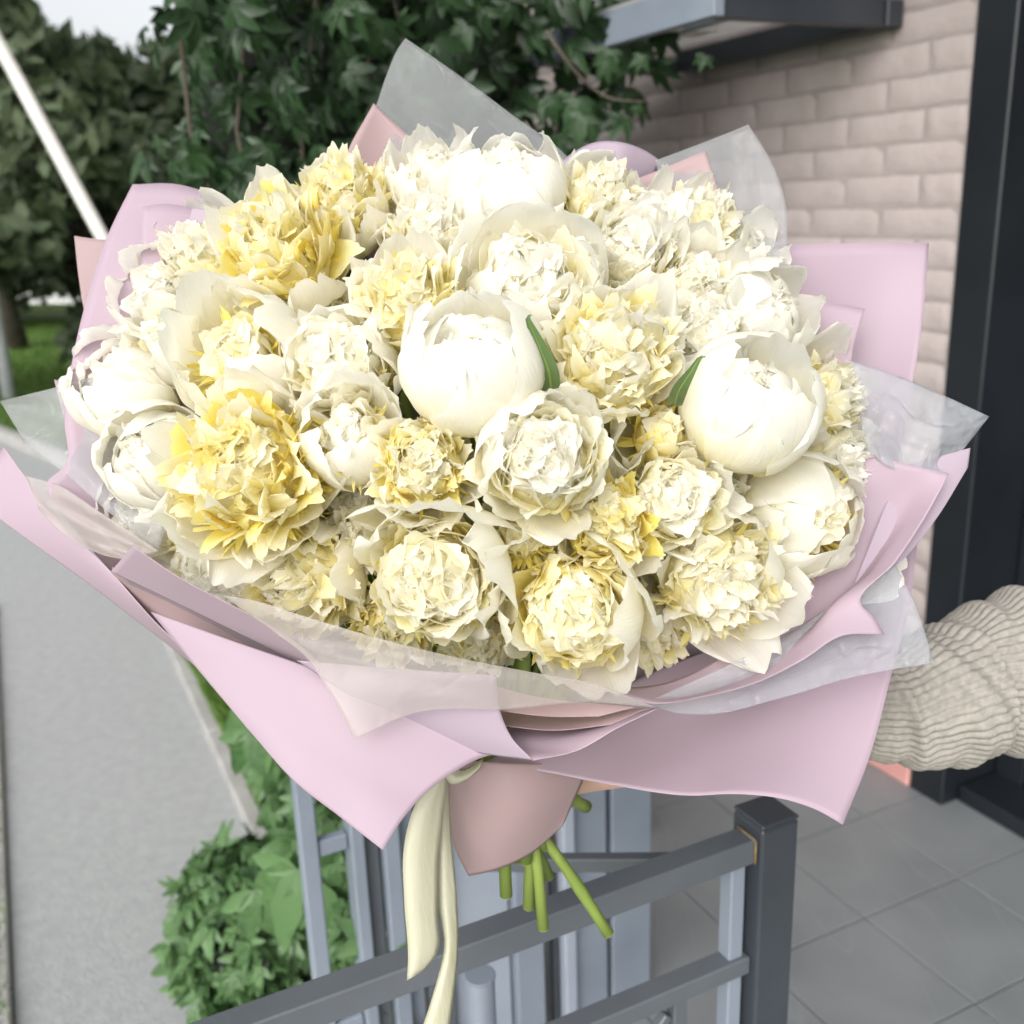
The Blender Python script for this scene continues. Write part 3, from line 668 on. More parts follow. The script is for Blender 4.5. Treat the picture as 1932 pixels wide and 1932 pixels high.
CABB = [petal(.9, rng.uniform(.24, .38), a0=70+rng.uniform(-12, 10), a1=90+rng.uniform(88, 125), tipc=rng.choice([-70, -30, 0]), cup=rng.uniform(.3, .85), ruf=rng.uniform(.018, .036), ns=20, nu=17, seed=400+i, notch=.045, wb=.35, wt=.84).mesh('petal', PET, True) for i in range(26)]
def tuft_mesh(seed):
    r = np.random.default_rng(seed); mb = MB()
    for i in range(70):
        th = rad(r.uniform(60, 112)); ph = r.uniform(0, 6.28)
        p = petal(r.uniform(.55, .85), r.uniform(.03, .065), a0=90-r.uniform(-12, 12), a1=90+r.uniform(-35, 45), tipc=r.uniform(-50, 50), cup=.5, ruf=.09, ns=6, nu=3, seed=int(r.integers(1e6)), notch=.1, wb=.5, wt=.4)
        R_ = np.array(Matrix.Rotation(ph, 3, 'Z') @ Matrix.Rotation(th, 3, 'Y') @ Matrix.Rotation(r.uniform(-.7, .7), 3, 'Z'))
        V = (p.v[0]+[0, 0, .12])@R_.T; uv = p.uv[0]*[1, .55]; mb.add(V, p.f[0], uv)
    return mb.mesh('stamen_tuft', PET, True)
TUFT = [tuft_mesh(i) for i in range(4)]
def deep_tuft(seed):
    r = np.random.default_rng(seed); mb = MB()
    for i in range(46):
        th = rad(abs(r.normal(0, 34))); ph = r.uniform(0, 6.28)
        p = petal(r.uniform(.55, .9), r.uniform(.03, .07), a0=90, a1=90+r.uniform(-30, 30), tipc=r.uniform(-50, 50), cup=.6, ruf=.09, ns=7, nu=3, seed=int(r.integers(1e6)), notch=.1, wb=.5, wt=.35)
        R_ = np.array(Matrix.Rotation(ph, 3, 'Z') @ Matrix.Rotation(th, 3, 'Y') @ Matrix.Rotation(r.uniform(-2, 2), 3, 'Z'))
        mb.add((p.v[0])@R_.T, p.f[0], p.uv[0]*[1, .55])
    return mb.mesh('stamen_tuft', PET, True)
DTUFT = deep_tuft(5)

def core_mesh():  # added ball, no real flower part: closes dark gaps and bounces yellow light
    mb = MB(); a_ = np.linspace(0, math.pi, 12); b_ = np.linspace(0, 2*math.pi, 25); A_, B_ = np.meshgrid(a_, b_, indexing='ij')
    q = 1+.06*np.sin(A_*7+B_*5)+.05*np.sin(B_*9-A_*4)
    V = np.stack([np.sin(A_)*np.cos(B_)*q, np.sin(A_)*np.sin(B_)*q, np.cos(A_)*q], -1).reshape(-1, 3)
    mb.add(V, grid_faces(12, 25), np.full((300, 2), .42)); return mb.mesh('bounce_core', PET, True)
CORE = core_mesh()
TIE = at(955, 1478, .985)
def bdepth(x, y):
    return .815+.15*(((x-890)/720)**2+((y-760)/560)**2)+.075*(760-y)/560
stem_ends = [(1148, 1762, 1.02), (1025, 1752, 1.0), (998, 1712, 1.01), (955, 1690, 1.0), (1036, 1655, 1.03), (1106, 1522, 1.06)]
NB = [0]
def peony(x, y, rp, ax, ay, kind, yel, guards, label, dd=0.0, ring=None, n_in=None):
    """ax, ay: where the bloom looks (image right / up); rp: radius in image units at its depth"""
    i = NB[0]; NB[0] += 1; seed = 1000+37*i; r = np.random.default_rng(seed)
    d = bdepth(x, y)+dd; rp = rp*(1.22 if rp < 95 else 1.14); R = rp/F*d; c = at(x, y, d)
    az_ = math.sqrt(max(.05, 1-ax*ax-ay*ay)); A = ax*RT+ay*UP-az_*FW; A /= np.linalg.norm(A)
    X = RT-A*(RT@A); X /= np.linalg.norm(X); Y = np.cross(A, X); B = np.stack([X, Y, A], 1)     # local x,y,z -> world
    t = thing('peony', label, 'flower', c, 'cream white peonies of the bouquet')
    def put(name, me, Rl, off, sc, yv, kind_=None):
        o = link(name, me, t, M4(B@Rl, B@np.array(off)*R, R*sc)); o.color = (yv, float(r.random()), 0, 1)
        if kind_: o['kind'] = kind_
        return o
    Rz = lambda a: np.array(Matrix.Rotation(a, 3, 'Z')); Ry = lambda a: np.array(Matrix.Rotation(a, 3, 'Y')); Rx = lambda a: np.array(Matrix.Rotation(a, 3, 'X'))
    # inner petals
    lib, n = {'bomb': (FRILL, 165), 'cabb': (CABB, 105), 'bowl': (CABB, 55), 'cup': (CABB, 64)}[kind]
    if n_in is not None: n = n_in
    thmax = {'bomb': 106, 'cabb': 102, 'bowl': 70, 'cup': 88}[kind]; rs = {'bomb': 1.28, 'cabb': 1.34, 'bowl': 1.14, 'cup': 1.06}[kind]
    ga = math.pi*(3-5**.5); czm = math.cos(rad(thmax))
    for k in range(n):
        cz = 1-(1-czm)*(k+.5)/n; th = math.acos(cz)+r.normal(0, .10); ph = ga*k+r.normal(0, .15)
        L2 = CABB if (kind == 'bomb' and r.random() < .10) else lib
        me = L2[int(r.integers(len(L2)))]
        Rl = Rz(ph)@Ry(th*.92)@Rz(r.normal(0, .38 if kind == 'bomb' else .3))
        yv = .08+yel*(.40+.95*r.random())+(.12 if th > rad(75) else 0)
        put('petal', me, Rl, (0, 0, -.10), rs*r.uniform(.88, 1.07), yv)
    put('bounce_core', CORE, np.eye(3), (0, 0, -.02), {'bomb': .66, 'cabb': .66, 'bowl': .5, 'cup': .46}[kind], .12+yel*.5)  # added filler ball that brightens the gaps between petals
    if yel > .12 or kind == 'bomb':
        put('stamen_tuft', TUFT[i % 4], Rz(r.uniform(0, 6)), (0, 0, -.05), 1.06, .30+yel*.4, 'stuff')
    # guard petals
    gl = list(guards)
    lo = .8 if y > 1000 else 1.0
    if kind in ('bomb', 'cabb'):
        a_ = r.uniform(0, 360); gl += [(a_+72*j+r.uniform(-14, 14), r.uniform(.42, .75), r.uniform(.84, .95)*lo, r.choice([-35, 0, 25]), .6) for j in range(5)]
    if kind == 'bowl':
        a_ = r.uniform(0, 360); gl += [(a_+72*j+r.uniform(-16, 16), -.16+r.uniform(-.06, .05), .93*r.uniform(.96, 1.03), r.choice([-50, -20, 20]), .62) for j in range(5)]
    if kind == 'cup':
        a_ = r.uniform(0, 360); gl += [(a_+90*j+r.uniform(-14, 14), r.uniform(.4, .65), r.uniform(.84, .94)*lo, r.choice([-35, 0, 25]), .6) for j in range(4)]
    if ring:
        k, op, sz = ring; a_ = r.uniform(0, 360)
        gl = [(a_+360*j/k+r.uniform(-14, 14), op+r.uniform(-.07, .07), sz*r.uniform(.9, 1.08), r.choice([-35, 0, 25])) for j in range(k)]+gl
    for j, g in enumerate(gl):
        az, op, sz, tc = g[:4]; W_ = g[4] if len(g) > 4 else .62
        a1 = (146 if op < .14 else 158)-112*op; a0 = 2+20*op; L_ = (2.3-.55*op)*sz*(.93 if kind == 'bowl' and op < .2 else 1)
        if op < .14: W_ *= 1.22
        me = petal(L_, W_*sz, base=(.06, -.80) if kind != 'bowl' or op > .2 else (.16, -.64), a0=a0, a1=a1, tipc=tc, cup=W_*sz/.92 if op < .2 else (.62 if op < .5 else .5), ruf=.036+.03*op, ns=22, nu=17, seed=seed+j*3, crease=.035, wt2=.80, notch=.06, wb=.3, wt=.62, pk=.95).mesh('petal', PET, True)
        rj = 1+.035*((j*7) % 5-2)/2
        o = put('petal', me, Rz(rad(az))@Rx(r.normal(0, .07)), (0, 0, 0), rj, .04+yel*.25)
    # calyx and stem
    bb = c-A*R*.80
    mb = MB(); mb.tube([bb-A*.010, bb-A*.004, bb+A*.004, bb+A*.010], [.004, .009, .012, .008], 10); part('calyx', mb, STEMM, t, True)
    j1 = TIE+rng.normal(0, .011, 3)*[1, 1, .4]; mid = (bb+j1)/2-A*.03
    if i < len(stem_ends):
        e = at(*stem_ends[i]); j1 = TIE+(e-TIE)*.10+.012*RT*(i % 3)
    else:
        e = j1+(at(985, 1600, 1.03)-TIE)*rng.uniform(.7, 1.0)+rng.normal(0, .008, 3)
    sp = cr([bb, mid, j1, (j1+e)/2+rng.normal(0, .0025, 3), e], 22)
    rr = np.full(22, .0052+.0014*r.random()); rr[-1] *= 1.12
    mb = MB(); rr[19] *= 1.18; mb.tube(sp, rr, 9, True); st = part('stem', mb, STEMM, t, True)
    tdir = sp[-1]-sp[-2]; tdir /= np.linalg.norm(tdir)
    mb = MB(); mb.tube([sp[-1]-tdir*.0005, sp[-1]+tdir*.0006], rr[-1]*.93, 9); o = part('cut_end', mb, STEME, t)
    return t

# (x, y, r, ax, ay, kind, yellow, guards[(azimuth, openness, size, tip curl)], label, kwargs)
BLOOMS = [
 (650, 398, 100, -.15, .45, 'bomb', .36, [(200, .25, .85, 0, .5), (-10, .35, .85, -20, .55), (-45, .5, .9, 0, .55)], 'tall ruffled peony with yellow streaks, just left of the clear film peak', {}),
 (815, 352, 80, -.1, .6, 'cup', .10, [(100, .4, 1, 0), (160, .35, 1, 0), (40, .4, 1, 0), (-60, .2, .9, 0), (230, .3, .9, 0)], 'loose peony with upright pointed petals, left of the topmost smooth bloom', {}),
 (958, 378, 108, .02, .55, 'bowl', .03, [(-100, .0, 1.06, 20, .8), (-40, .02, 1.02, 25, .7), (-160, .02, 1.02, 20, .7), (20, .1, 1, 0), (160, .1, 1, 0), (90, .15, .95, 0)], 'topmost smooth bowl shaped peony with feathery crown, middle of the top edge', {}),
 (1125, 392, 78, .15, .55, 'bomb', .20, [(100, .25, 1.1, 30), (30, .4, .9, 0)], 'small crumpled peony with one rounded petal behind, below the lilac paper roll', {}),
 (1305, 445, 82, .35, .55, 'bomb', .22, [(200, .1, 1.0, 0), (-90, .3, 1, 0), (-30, .35, 1, 0)], 'crumbly yellow speckled peony below the salmon paper corner', {}),
 (1215, 430, 78, .1, .5, 'cup', .06, [(70, .5, 1.05, 0, .3), (-80, .05, 1, 20), (0, .1, 1, 0), (180, .2, 1, 0)], 'peony with a single pointed petal sticking up beside the salmon paper', {}),
 (395, 510, 88, -.4, .45, 'bomb', .20, [(130, .4, 1.05, 20), (60, .45, 1.1, 0), (180, .4, 1.0, 0), (90, .5, 1.0, 0)], 'half hidden peony at the left shoulder of the bouquet with wide pale petals above it', dict(dd=.02)),
 (540, 490, 122, -.1, .35, 'bomb', .40, [(100, .7, .9, 0), (150, .8, .9, 0)], 'shaggy peony dripping yellow petals below the yellow streaked one', dict(dd=-.02)),
 (325, 565, 88, -.4, .3, 'cup', .06, [(180, .35, 1, 0), (120, .3, 1, 0), (240, .3, 1, 0), (-60, .2, 1, 0)], 'white peony against the left lilac paper, upper of two at that edge', {}),
 (345, 645, 86, -.4, .2, 'cup', .16, [(180, .3, 1, 0), (240, .3, 1, 0), (120, .2, 1, 0), (-60, .2, 1, 0)], 'white peony against the left lilac paper, lower of two at that edge', {}),
 (820, 455, 88, 0, .4, 'bomb', .10, [(200, .5, .9, 0), (-50, .5, .9, 0)], 'crinkled cream peony wedged under the topmost smooth bloom', dict(dd=.02)),
 (1175, 500, 100, .1, .4, 'cabb', .10, [(60, .3, 1, 0), (10, .4, 1, -30), (130, .3, 1, 0)], 'tangled white peony right of the big open cup', dict(dd=.01)),
 (775, 590, 108, -.05, .35, 'bomb', .34, [(170, .4, 1, 0), (110, .5, .95, 0)], 'ruffled peony with golden centre just above the big closed bloom', {}),
 (1000, 562, 124, .02, .35, 'cabb', .10, [(95, .42, 1.10, 15, .75), (50, .42, 1.1, 15, .7), (140, .45, 1.08, 10, .7), (10, .35, 1.05, 20), (178, .42, 1.05, 10, .45), (-110, .05, .92, 10, .8), (-150, .15, .95, 0), (-40, .3, .95, 0)], 'large open cup shaped peony above the upper green leaf', dict(n_in=80)),
 (1300, 560, 98, .25, .45, 'cup', .16, [(150, .3, 1.12, -60, .6), (30, .3, 1.05, 0), (90, .4, 1, 0), (-50, .1, 1, 0), (-120, .3, .9, 0)], 'cup peony with a curled back petal at the upper right', {}),
 (1412, 600, 96, .5, .25, 'bowl', .05, [(120, .05, 1.05, 0, .75), (-120, .1, 1.05, 0, .7), (0, .2, 1, 0), (60, .2, 1, 0), (-60, .2, 1, 0), (180, .0, 1, 0)], 'smooth white peony at the right edge under the clear film', {}),
 (1385, 490, 70, .4, .5, 'cup', .02, [(60, .4, 1.1, 0), (0, .5, 1, 0), (180, .1, 1, 0), (-90, .2, 1, 0)], 'small floppy white peony at the right shoulder of the bouquet', dict(dd=.01)),
 (258, 745, 94, -.45, .45, 'bowl', .16, [(200, .0, 1.06, 10, .8), (-70, .0, 1.05, 10, .7), (120, .1, 1.05, 0), (60, .1, 1, 0), (-130, .0, 1.08, 10, .75), (-100, 1.0, .85, 0, .5), (215, .95, .95, -40, .3)], 'smooth round peony furthest to the left', {}),
 (470, 695, 122, -.1, .42, 'cup', .28, [(-62, .10, 1.0, 25, .95), (175, .22, 1.05, -60, .7), (120, .3, 1.1, -20, .75), (60, .18, 1.1, 0, .8), (15, .05, 1.05, 0, .75), (90, .4, 1.05, 0, .7), (-140, .3, 1.0, -40, .6)], 'wide cup peony with one big oval petal in front, left of the middle', dict(dd=-.01)),
 (660, 705, 108, -.15, .3, 'cabb', .14, [(80, .1, 1.08, 0, .8), (20, .2, 1, 0), (150, .1, 1.0, 0), (-120, .5, 1, 0)], 'smooth shouldered white peony between the wide cup and the big closed bloom', dict(dd=.01)),
 (890, 712, 130, -.02, .58, 'bowl', .04, [(-120, .0, 1.06, 15, .9), (-55, .0, 1.05, 20, .85), (-5, .0, 1.06, 0, .8), (185, .0, 1.05, 0, .8), (60, .05, 1.0, 0, .7), (120, .05, 1.0, 0, .7), (165, .25, 1.02, -30, .32)], 'largest closed peony in the centre, left of the upper green leaf', dict(dd=-.03)),
 (1150, 680, 128, .08, .30, 'bomb', .24, [(-70, .15, .88, -60, .7), (30, .15, .95, 0), (90, .25, .95, 0), (-120, .25, .7, -50, .5)], 'shaggy white peony between the two green leaves', dict(dd=-.025)),
 (1320, 650, 88, .2, .35, 'cabb', .10, [(-90, .1, 1.1, 20, .8), (-30, .3, 1, 0), (190, .3, 1, 0)], 'small tight peony behind the lower green leaf', {}),
 (1398, 788, 122, .18, .56, 'bowl', .03, [(-130, .0, 1.08, 10, .95), (-70, .0, 1.06, 10, .9), (-15, .05, 1.05, 0, .8), (170, .0, 1.08, 0, .85), (110, .0, 1.10, 10, .8), (50, .12, 1.02, -20, .7)], 'smooth closed peony at the right, below the lower green leaf', dict(dd=-.045)),
 (1535, 760, 84, .55, .3, 'bomb', .22, [(95, .45, 1.15, -30, .7), (30, .6, 1, 0, .6), (-60, .5, .9, 0)], 'ruffled peony at the right edge with a wide petal lifted above it', {}),
 (1560, 870, 72, .6, .0, 'cabb', .05, [(-30, .5, 1, 0), (40, .5, 1, 0)], 'small crinkled peony beneath the right edge one with lifted petal', {}),
 (312, 870, 98, -.35, .2, 'bowl', .04, [(150, .0, 1.10, 10, .95), (-120, .0, 1.0, 10, .8), (90, .05, 1.05, 0, .8), (200, .1, 1.02, 0, .85), (0, .1, 1, 0)], 'smooth white peony left of the big yellow ruffled one', {}),
 (478, 895, 152, -.08, .10, 'bomb', .44, [(220, .6, .95, 0), (-100, .85, .9, 0)], 'biggest shaggy peony, strongly yellow, at the lower left', dict(dd=-.035, n_in=200)),
 (668, 830, 92, .0, .35, 'cup', .16, [(90, .15, 1.1, -75, .8), (160, .1, 1.0, 0), (-80, .02, .9, 15, .8), (30, .3, 1.05, -40), (-140, .1, 1, 0)], 'cup peony with hooded petals and yellow fringe beneath, left of centre', dict(dd=-.005)),
 (800, 878, 92, -.05, .1, 'bomb', .34, [(200, .2, .8, 0), (-110, .5, 1.0, -30), (110, .3, .85, 0, .4)], 'crinkled peony with amber yellow heart under the largest closed bloom', dict(dd=-.01)),
 (1022, 875, 122, 0, .15, 'cabb', .12, [(125, .10, 1.08, 10, .85), (175, .2, .98, 0), (60, .6, .9, 0)], 'tight cabbage like cream peony below the upper green leaf', dict(dd=-.03, n_in=125)),
 (1245, 830, 88, .05, .3, 'cup', .42, [(110, .28, 1.15, -75, .8), (50, .3, 1.15, -60, .7), (170, .3, 1.0, 0), (0, .4, 1, 0), (-60, .6, .9, 0)], 'open peony showing bright yellow tufts left of the right closed bloom', dict(dd=.0, n_in=24)),
 (1262, 945, 98, .15, .1, 'cabb', .16, [(20, .3, 1.05, -40, .6), (140, .4, 1, -30), (80, .5, .9, 0)], 'crumpled cream peony below the open yellow tufted one', dict(dd=-.01)),
 (1145, 985, 92, .0, .15, 'bomb', .42, [(-60, .4, .9, -40), (150, .5, .9, 0), (30, .4, .8, 0)], 'butter yellow ruffled peony right below the cabbage like one', dict(dd=-.01)),
 (1500, 975, 122, .35, 0, 'bowl', .26, [(60, .1, .95, 0, .8), (-10, .15, .9, 0), (-70, .1, .85, 10, .7), (190, .3, .9, -20), (-35, .8, 1.15, 0, .7), (20, .85, 1.05, -40, .5), (-110, .6, .95, 0)], 'yellow throated peony with broad petals at the lower right edge', dict(dd=-.015)),
 (395, 1045, 78, -.3, -.25, 'cup', .16, [(200, .7, 1.2, 0), (240, .6, 1.2, 0), (-80, .6, 1.2, 0), (-50, .4, 1.2, 0), (160, .5, 1, 0)], 'peony with ragged spreading white petals at the lower left rim', dict(dd=.02)),
 (588, 1085, 118, -.1, -.1, 'bomb', .32, [(70, .35, .95, 0, .4), (10, .2, .98, -20, .7), (-160, .6, .8, 0)], 'feathery yellow and white peony second from the left in the bottom row', dict(dd=0.020)),
 (822, 1085, 132, -.02, -.05, 'cabb', .26, [(85, .22, 1.22, -78, 1.05), (125, .3, 1.08, -40, .7), (20, .25, 1.12, 0, .8), (-25, .35, 1.0, 0, .6)], 'peony under a broad white hood petal in the bottom row', dict(dd=-0.005, n_in=130)),
 (1080, 1145, 128, .0, -.05, 'cabb', .32, [(35, .2, 1.18, -55, .9), (0, .15, 1.12, 0, .85), (140, .42, 1.2, -50, .5), (190, .4, 1.05, 0, .55), (-60, .6, 1.0, 0, .6), (-100, .7, .8, 0)], 'lowest peony with round white heart and curved side petals', dict(dd=-0.015, n_in=120)),
 (1335, 1085, 130, .15, -.05, 'bomb', .22, [(20, .12, 1.0, 10, .85), (-20, .5, 1.05, 0), (-60, .75, .95, 0), (70, .35, 1.0, 0)], 'snow white ruffled peony rightmost in the bottom row', dict(dd=-0.010, n_in=180)),
 (752, 1165, 86, -.05, -.35, 'bomb', .36, [], 'small yellow fringed peony tucked behind the front film below the hooded one', dict(dd=.045)),
 (905, 1185, 80, 0, -.35, 'bomb', .34, [], 'small cream peony peeping out low, left of the lowest peony', dict(dd=.06)),
 (1560, 1020, 80, .5, -.2, 'cup', .08, [(-30, .6, 1.1, 0), (20, .6, 1.1, 0)], 'white peony with broad outer petals at the far lower right of the blooms', dict(dd=.02)),
 (1440, 1095, 70, .3, -.4, 'cabb', .1, [], 'small low peony between the snow white and the yellow throated one', dict(dd=.04)),
 (290, 960, 78, -.4, -.1, 'bowl', .04, [(170, .0, 1.08, 10, .95), (-120, .0, 1.05, 10, .9), (60, .05, 1.0, 0, .8)], 'white rounded peony below the smooth one left of the big yellow', dict(dd=.01)),
 (700, 1010, 84, 0, -.1, 'bomb', .26, [], 'shaded yellow peony left of the hooded one in the bottom row', dict(dd=.055)),
 (1330, 930, 80, .1, 0, 'bomb', .2, [], 'deep set peony under the right smooth closed one', dict(dd=.04)),
 (1215, 760, 70, .1, .1, 'cabb', .14, [], 'shaded deep set peony left of the right smooth closed one', dict(dd=.05)),
 (450, 1090, 84, -.2, -.3, 'cabb', .08, [(240, .5, 1.1, 0), (290, .5, 1.1, 0)], 'pale peony with ragged petals resting on the lower left folded strip', dict(dd=.03)),
 (1215, 1165, 88, .1, -.3, 'bomb', .30, [], 'small peony wedged low between the lowest one and the snow white one', dict(dd=.045)),
 (560, 960, 80, -.1, 0, 'cabb', .16, [], 'shaded peony in the gap right of the biggest yellow one', dict(dd=.06)),
 (690, 950, 80, 0, 0, 'cup', .20, [], 'shaded deep set peony above the hooded one in the bottom row', dict(dd=.06)),
 (590, 600, 80, 0, .2, 'cabb', .14, [], 'deep set peony behind the dripping yellow petals', dict(dd=.05)),
 (985, 1020, 66, -.1, .3, 'cup', .36, [(90, .3, 1.3, -70, .8), (30, .35, 1.2, -40, .7), (160, .4, 1.1, 0)], 'small hooded peony between the white hooded one and the butter yellow one', dict(dd=.01)),
]
for b in BLOOMS:
    peony(*b[:9], **b[9])
# filler foliage deep between the blooms
fl = thing('filler_leaves', 'dark peony leaves filling gaps between the blooms', 'foliage', at(900, 900, .93))
for k in range(46):
    a_ = rng.uniform(0, 6.28); q = math.sqrt(rng.uniform(0, 1)); x = 900+500*q*math.cos(a_); y = 770+330*q*math.sin(a_)
    o = link('leaf', leaf_mesh(HEART, PLEAF)[k % 4], fl, M4(rot_to(UP+rng.normal(0, .7, 3), -FW+rng.normal(0, .5, 3)), at(x, y, bdepth(x, y)+.085)-np.array(fl.location), .05))
def bleaf(pts, wid, label):
    """folded green leaf along pixel/depth points"""
    p = cr([at(*q) for q in pts], 16); t = thing('peony_leaf', label, 'leaf', p[0])
    T = np.gradient(p, axis=0); T /= np.linalg.norm(T, axis=1)[:, None]; side = np.cross(T, -FW); side /= np.linalg.norm(side, axis=1)[:, None]
    s_ = np.linspace(0, 1, 16); w = wid*(1-s_**1.7)*(.75+.25*np.sin(math.pi*s_))+.0003; V = []
    for i in range(16):
        for u, k in ((-1, .35), (-.5, .12), (0, 0), (.5, .12), (1, .35)): V.append(p[i]+side[i]*w[i]*u-FW*w[i]*k)
    mb = MB(); mb.add(V, grid_faces(16, 5)); part('blade', mb, PLEAF, t, True)
    mb = MB(); mb.tube(p-FW*-.0004, np.linspace(.0011, .0004, 16), 5); part('midrib', mb, STEMM, t, True)
bleaf([(1040, 735, .78), (1032, 690, .762), (1012, 640, .752), (996, 600, .745), (1003, 594, .742)], .0085, 'green pointed leaf right of the largest closed peony')
bleaf([(1272, 765, .79), (1285, 730, .765), (1305, 700, .752), (1322, 674, .745), (1331, 673, .742)], .0072, 'green pointed leaf above the right smooth closed peony')

# ------------------------------------------------------------------ wrapping sheets
def sheet(name, edges, mat, label, cat='wrapping paper', bulge=0.0, n=36, th=.0004, ripple=0.0, seed=1, group=None):
    E_ = []
    for i in range(4):
        pts = list(edges[i])+[edges[(i+1) % 4][0]]; E_.append(cr(pts, n))
    AB, BC, CD, DA = E_; bot = AB; top = CD[::-1]; left = DA[::-1]; right = BC
    u = np.linspace(0, 1, n)[:, None, None]; v = np.linspace(0, 1, n)[None, :, None]
    c = (1-v)*bot[:, None]+v*top[:, None]+(1-u)*left[None]+u*right[None]-((1-u)*(1-v)*bot[0]+u*(1-v)*bot[-1]+(1-u)*v*top[0]+u*v*top[-1])
    c = c.copy(); uu = u[..., 0]; vv = v[..., 0]
    c[..., 2] += bulge*16*uu*(1-uu)*vv*(1-vv)
    if ripple: c[..., 2] += ripple*noise2(uu+0*vv, vv+0*uu, seed, 1.2, 3)
    V = np.array([at(*q) for q in c.reshape(-1, 3)])
    mb = MB(); o0 = V.mean(0); mb.add(V-o0, grid_faces(n, n)); me = mb.mesh(name, mat, True); o = link(name, me); o.location = Vector(o0)
    sm = o.modifiers.new('thickness', 'SOLIDIFY'); sm.thickness = th; sm.offset = 0
    tag(o, label, cat, group); return o
G = 'pink paper sheets wrapped around the bouquet'; GF = 'clear film sheets around the bouquet'
T1 = (870, 1440, 1.0); T2 = (1040, 1440, 1.02)
sheet('paper_sheet', [[(250, 348, .98), (330, 347, .985), (440, 383, .99)], [(720, 520, 1.0), (900, 1000, 1.05)], [(930, 1450, 1.0), (600, 1330, .98), (420, 1220, .95)], [(208, 1076, .89), (150, 1010, .885), (92, 903, .885), (124, 880, .89), (122, 800, .90), (133, 700, .92), (162, 570, .945), (205, 440, .965)]], PINK, 'tall pink paper sheet with curved top edge rising at the left of the blooms', group=G, ripple=.004, bulge=-.02)
sheet('paper_sheet', [[(268, 392, .955), (300, 385, .957), (370, 395, .965)], [(560, 600, .98)], [(600, 1200, .98)], [(262, 1000, .92), (262, 760, .925), (264, 560, .94)]], PINK, 'inner pink sheet whose straight edge runs down left of the leftmost blooms', group=G, bulge=.0)
sheet('paper_sheet', [[(140, 445, 1.0), (175, 450, 1.0)], [(330, 455, 1.01)], [(330, 750, 1.0)], [(195, 745, .985), (160, 595, .99), (148, 520, .995)]], SALM, 'small pink paper corner peeking out behind the tall left sheet', group=G)
sheet('paper_sheet', [[(102, 716, .96), (125, 722, .96)], [(190, 712, .96)], [(240, 900, .95)], [(135, 880, .94), (118, 780, .95)]], PINK, 'tiny pink paper tip sticking out left of the tall left sheet', group=G)
sheet('paper_sheet', [[(362, 392, .955), (400, 396, .955)], [(470, 412, .96)], [(480, 560, .97)], [(350, 520, .95), (352, 450, .952)]], LILAC, 'pale lilac paper corner just above the upper left blooms', group=G)
sheet('paper_sheet', [[(705, 195, 1.03), (740, 228, 1.03), (800, 285, 1.03)], [(900, 460, 1.03), (960, 1000, 1.06)], [(950, 1450, 1.0), (800, 1000, 1.05), (700, 600, 1.02)], [(640, 330, 1.0), (662, 272, 1.01), (688, 225, 1.02)]], SALM, 'pink pointed paper corner at the foot of the clear film peak', group=G)
sheet('film_sheet', [[(765, 72, 1.05), (860, 138, 1.05), (960, 212, 1.05), (1072, 298, 1.05)], [(1150, 600, 1.05)], [(700, 600, 1.03)], [(652, 290, 1.02), (700, 222, 1.03), (730, 140, 1.04), (752, 90, 1.05)]], FILM, 'tall pointed frosted film peak in front of the dark creeper', 'film', group=GF, ripple=.004)
sheet('paper_sheet', [[(1035, 330, 1.03), (1075, 292, 1.02), (1125, 268, 1.0), (1170, 268, .99), (1215, 283, 1.0)], [(1246, 303, 1.01)], [(1180, 470, 1.02)], [(1020, 470, 1.03)]], LILAC, 'lilac rolled paper arching above the upper right blooms', group=G, bulge=-.025)
sheet('paper_sheet', [[(1145, 358, .995), (1240, 322, .995)], [(1331, 284, .995), (1352, 350, .99), (1372, 425, .985)], [(1390, 700, 1.0), (1200, 1100, 1.05)], [(1020, 1440, 1.02), (1100, 900, 1.05), (1130, 500, 1.02)]][:4], SALM, 'salmon pink pointed paper corner beside the brick wall', group=G)
sheet('film_sheet', [[(1236, 303, 1.0), (1330, 268, 1.0)], [(1412, 235, .99), (1455, 305, .985), (1480, 372, .98), (1485, 480, .975)], [(1486, 640, .97)], [(1300, 560, .99)]], FILM, 'frosted film lobe standing in front of the brick wall at the upper right', 'film', group=GF, ripple=.004, seed=3)
sheet('paper_sheet', [[(1420, 462, 1.0), (1580, 459, 1.0)], [(1753, 458, 1.0), (1742, 590, .99), (1702, 830, .975), (1660, 1040, .965)], [(1600, 1200, .96), (1350, 1380, .99)], [(1060, 1440, 1.02), (1250, 1000, 1.03)]], PINK, 'large square cornered pink sheet at the right in front of the brick wall', group=G, ripple=.004, bulge=.015)
sheet('paper_sheet', [[(1470, 560, .965), (1560, 570, .962)], [(1632, 582, .955), (1612, 650, .948), (1598, 800, .94), (1600, 950, .93)], [(1560, 1100, .93)], [(1420, 900, .98)]], PINK, 'smaller pink sheet corner overlapping the large square cornered one', group=G)
sheet('film_sheet', [[(1596, 678, .93), (1700, 712, .93), (1780, 746, .925)], [(1866, 786, .91), (1820, 845, .91)], [(1786, 893, .905), (1730, 900, .90)], [(1640, 860, .91)]], FILMG, 'shiny white film corner pointing right towards the black door', 'film', group=GF, ripple=.006, seed=5, bulge=-.01)
sheet('paper_sheet', [[(1700, 880, .91)], [(1831, 845, .905)], [(1826, 882, .905), (1762, 985, .90), (1700, 1060, .90)], [(1600, 1130, .90)]], LILAC, 'narrow lilac paper edge behind the lower right pink sheet', group=G)
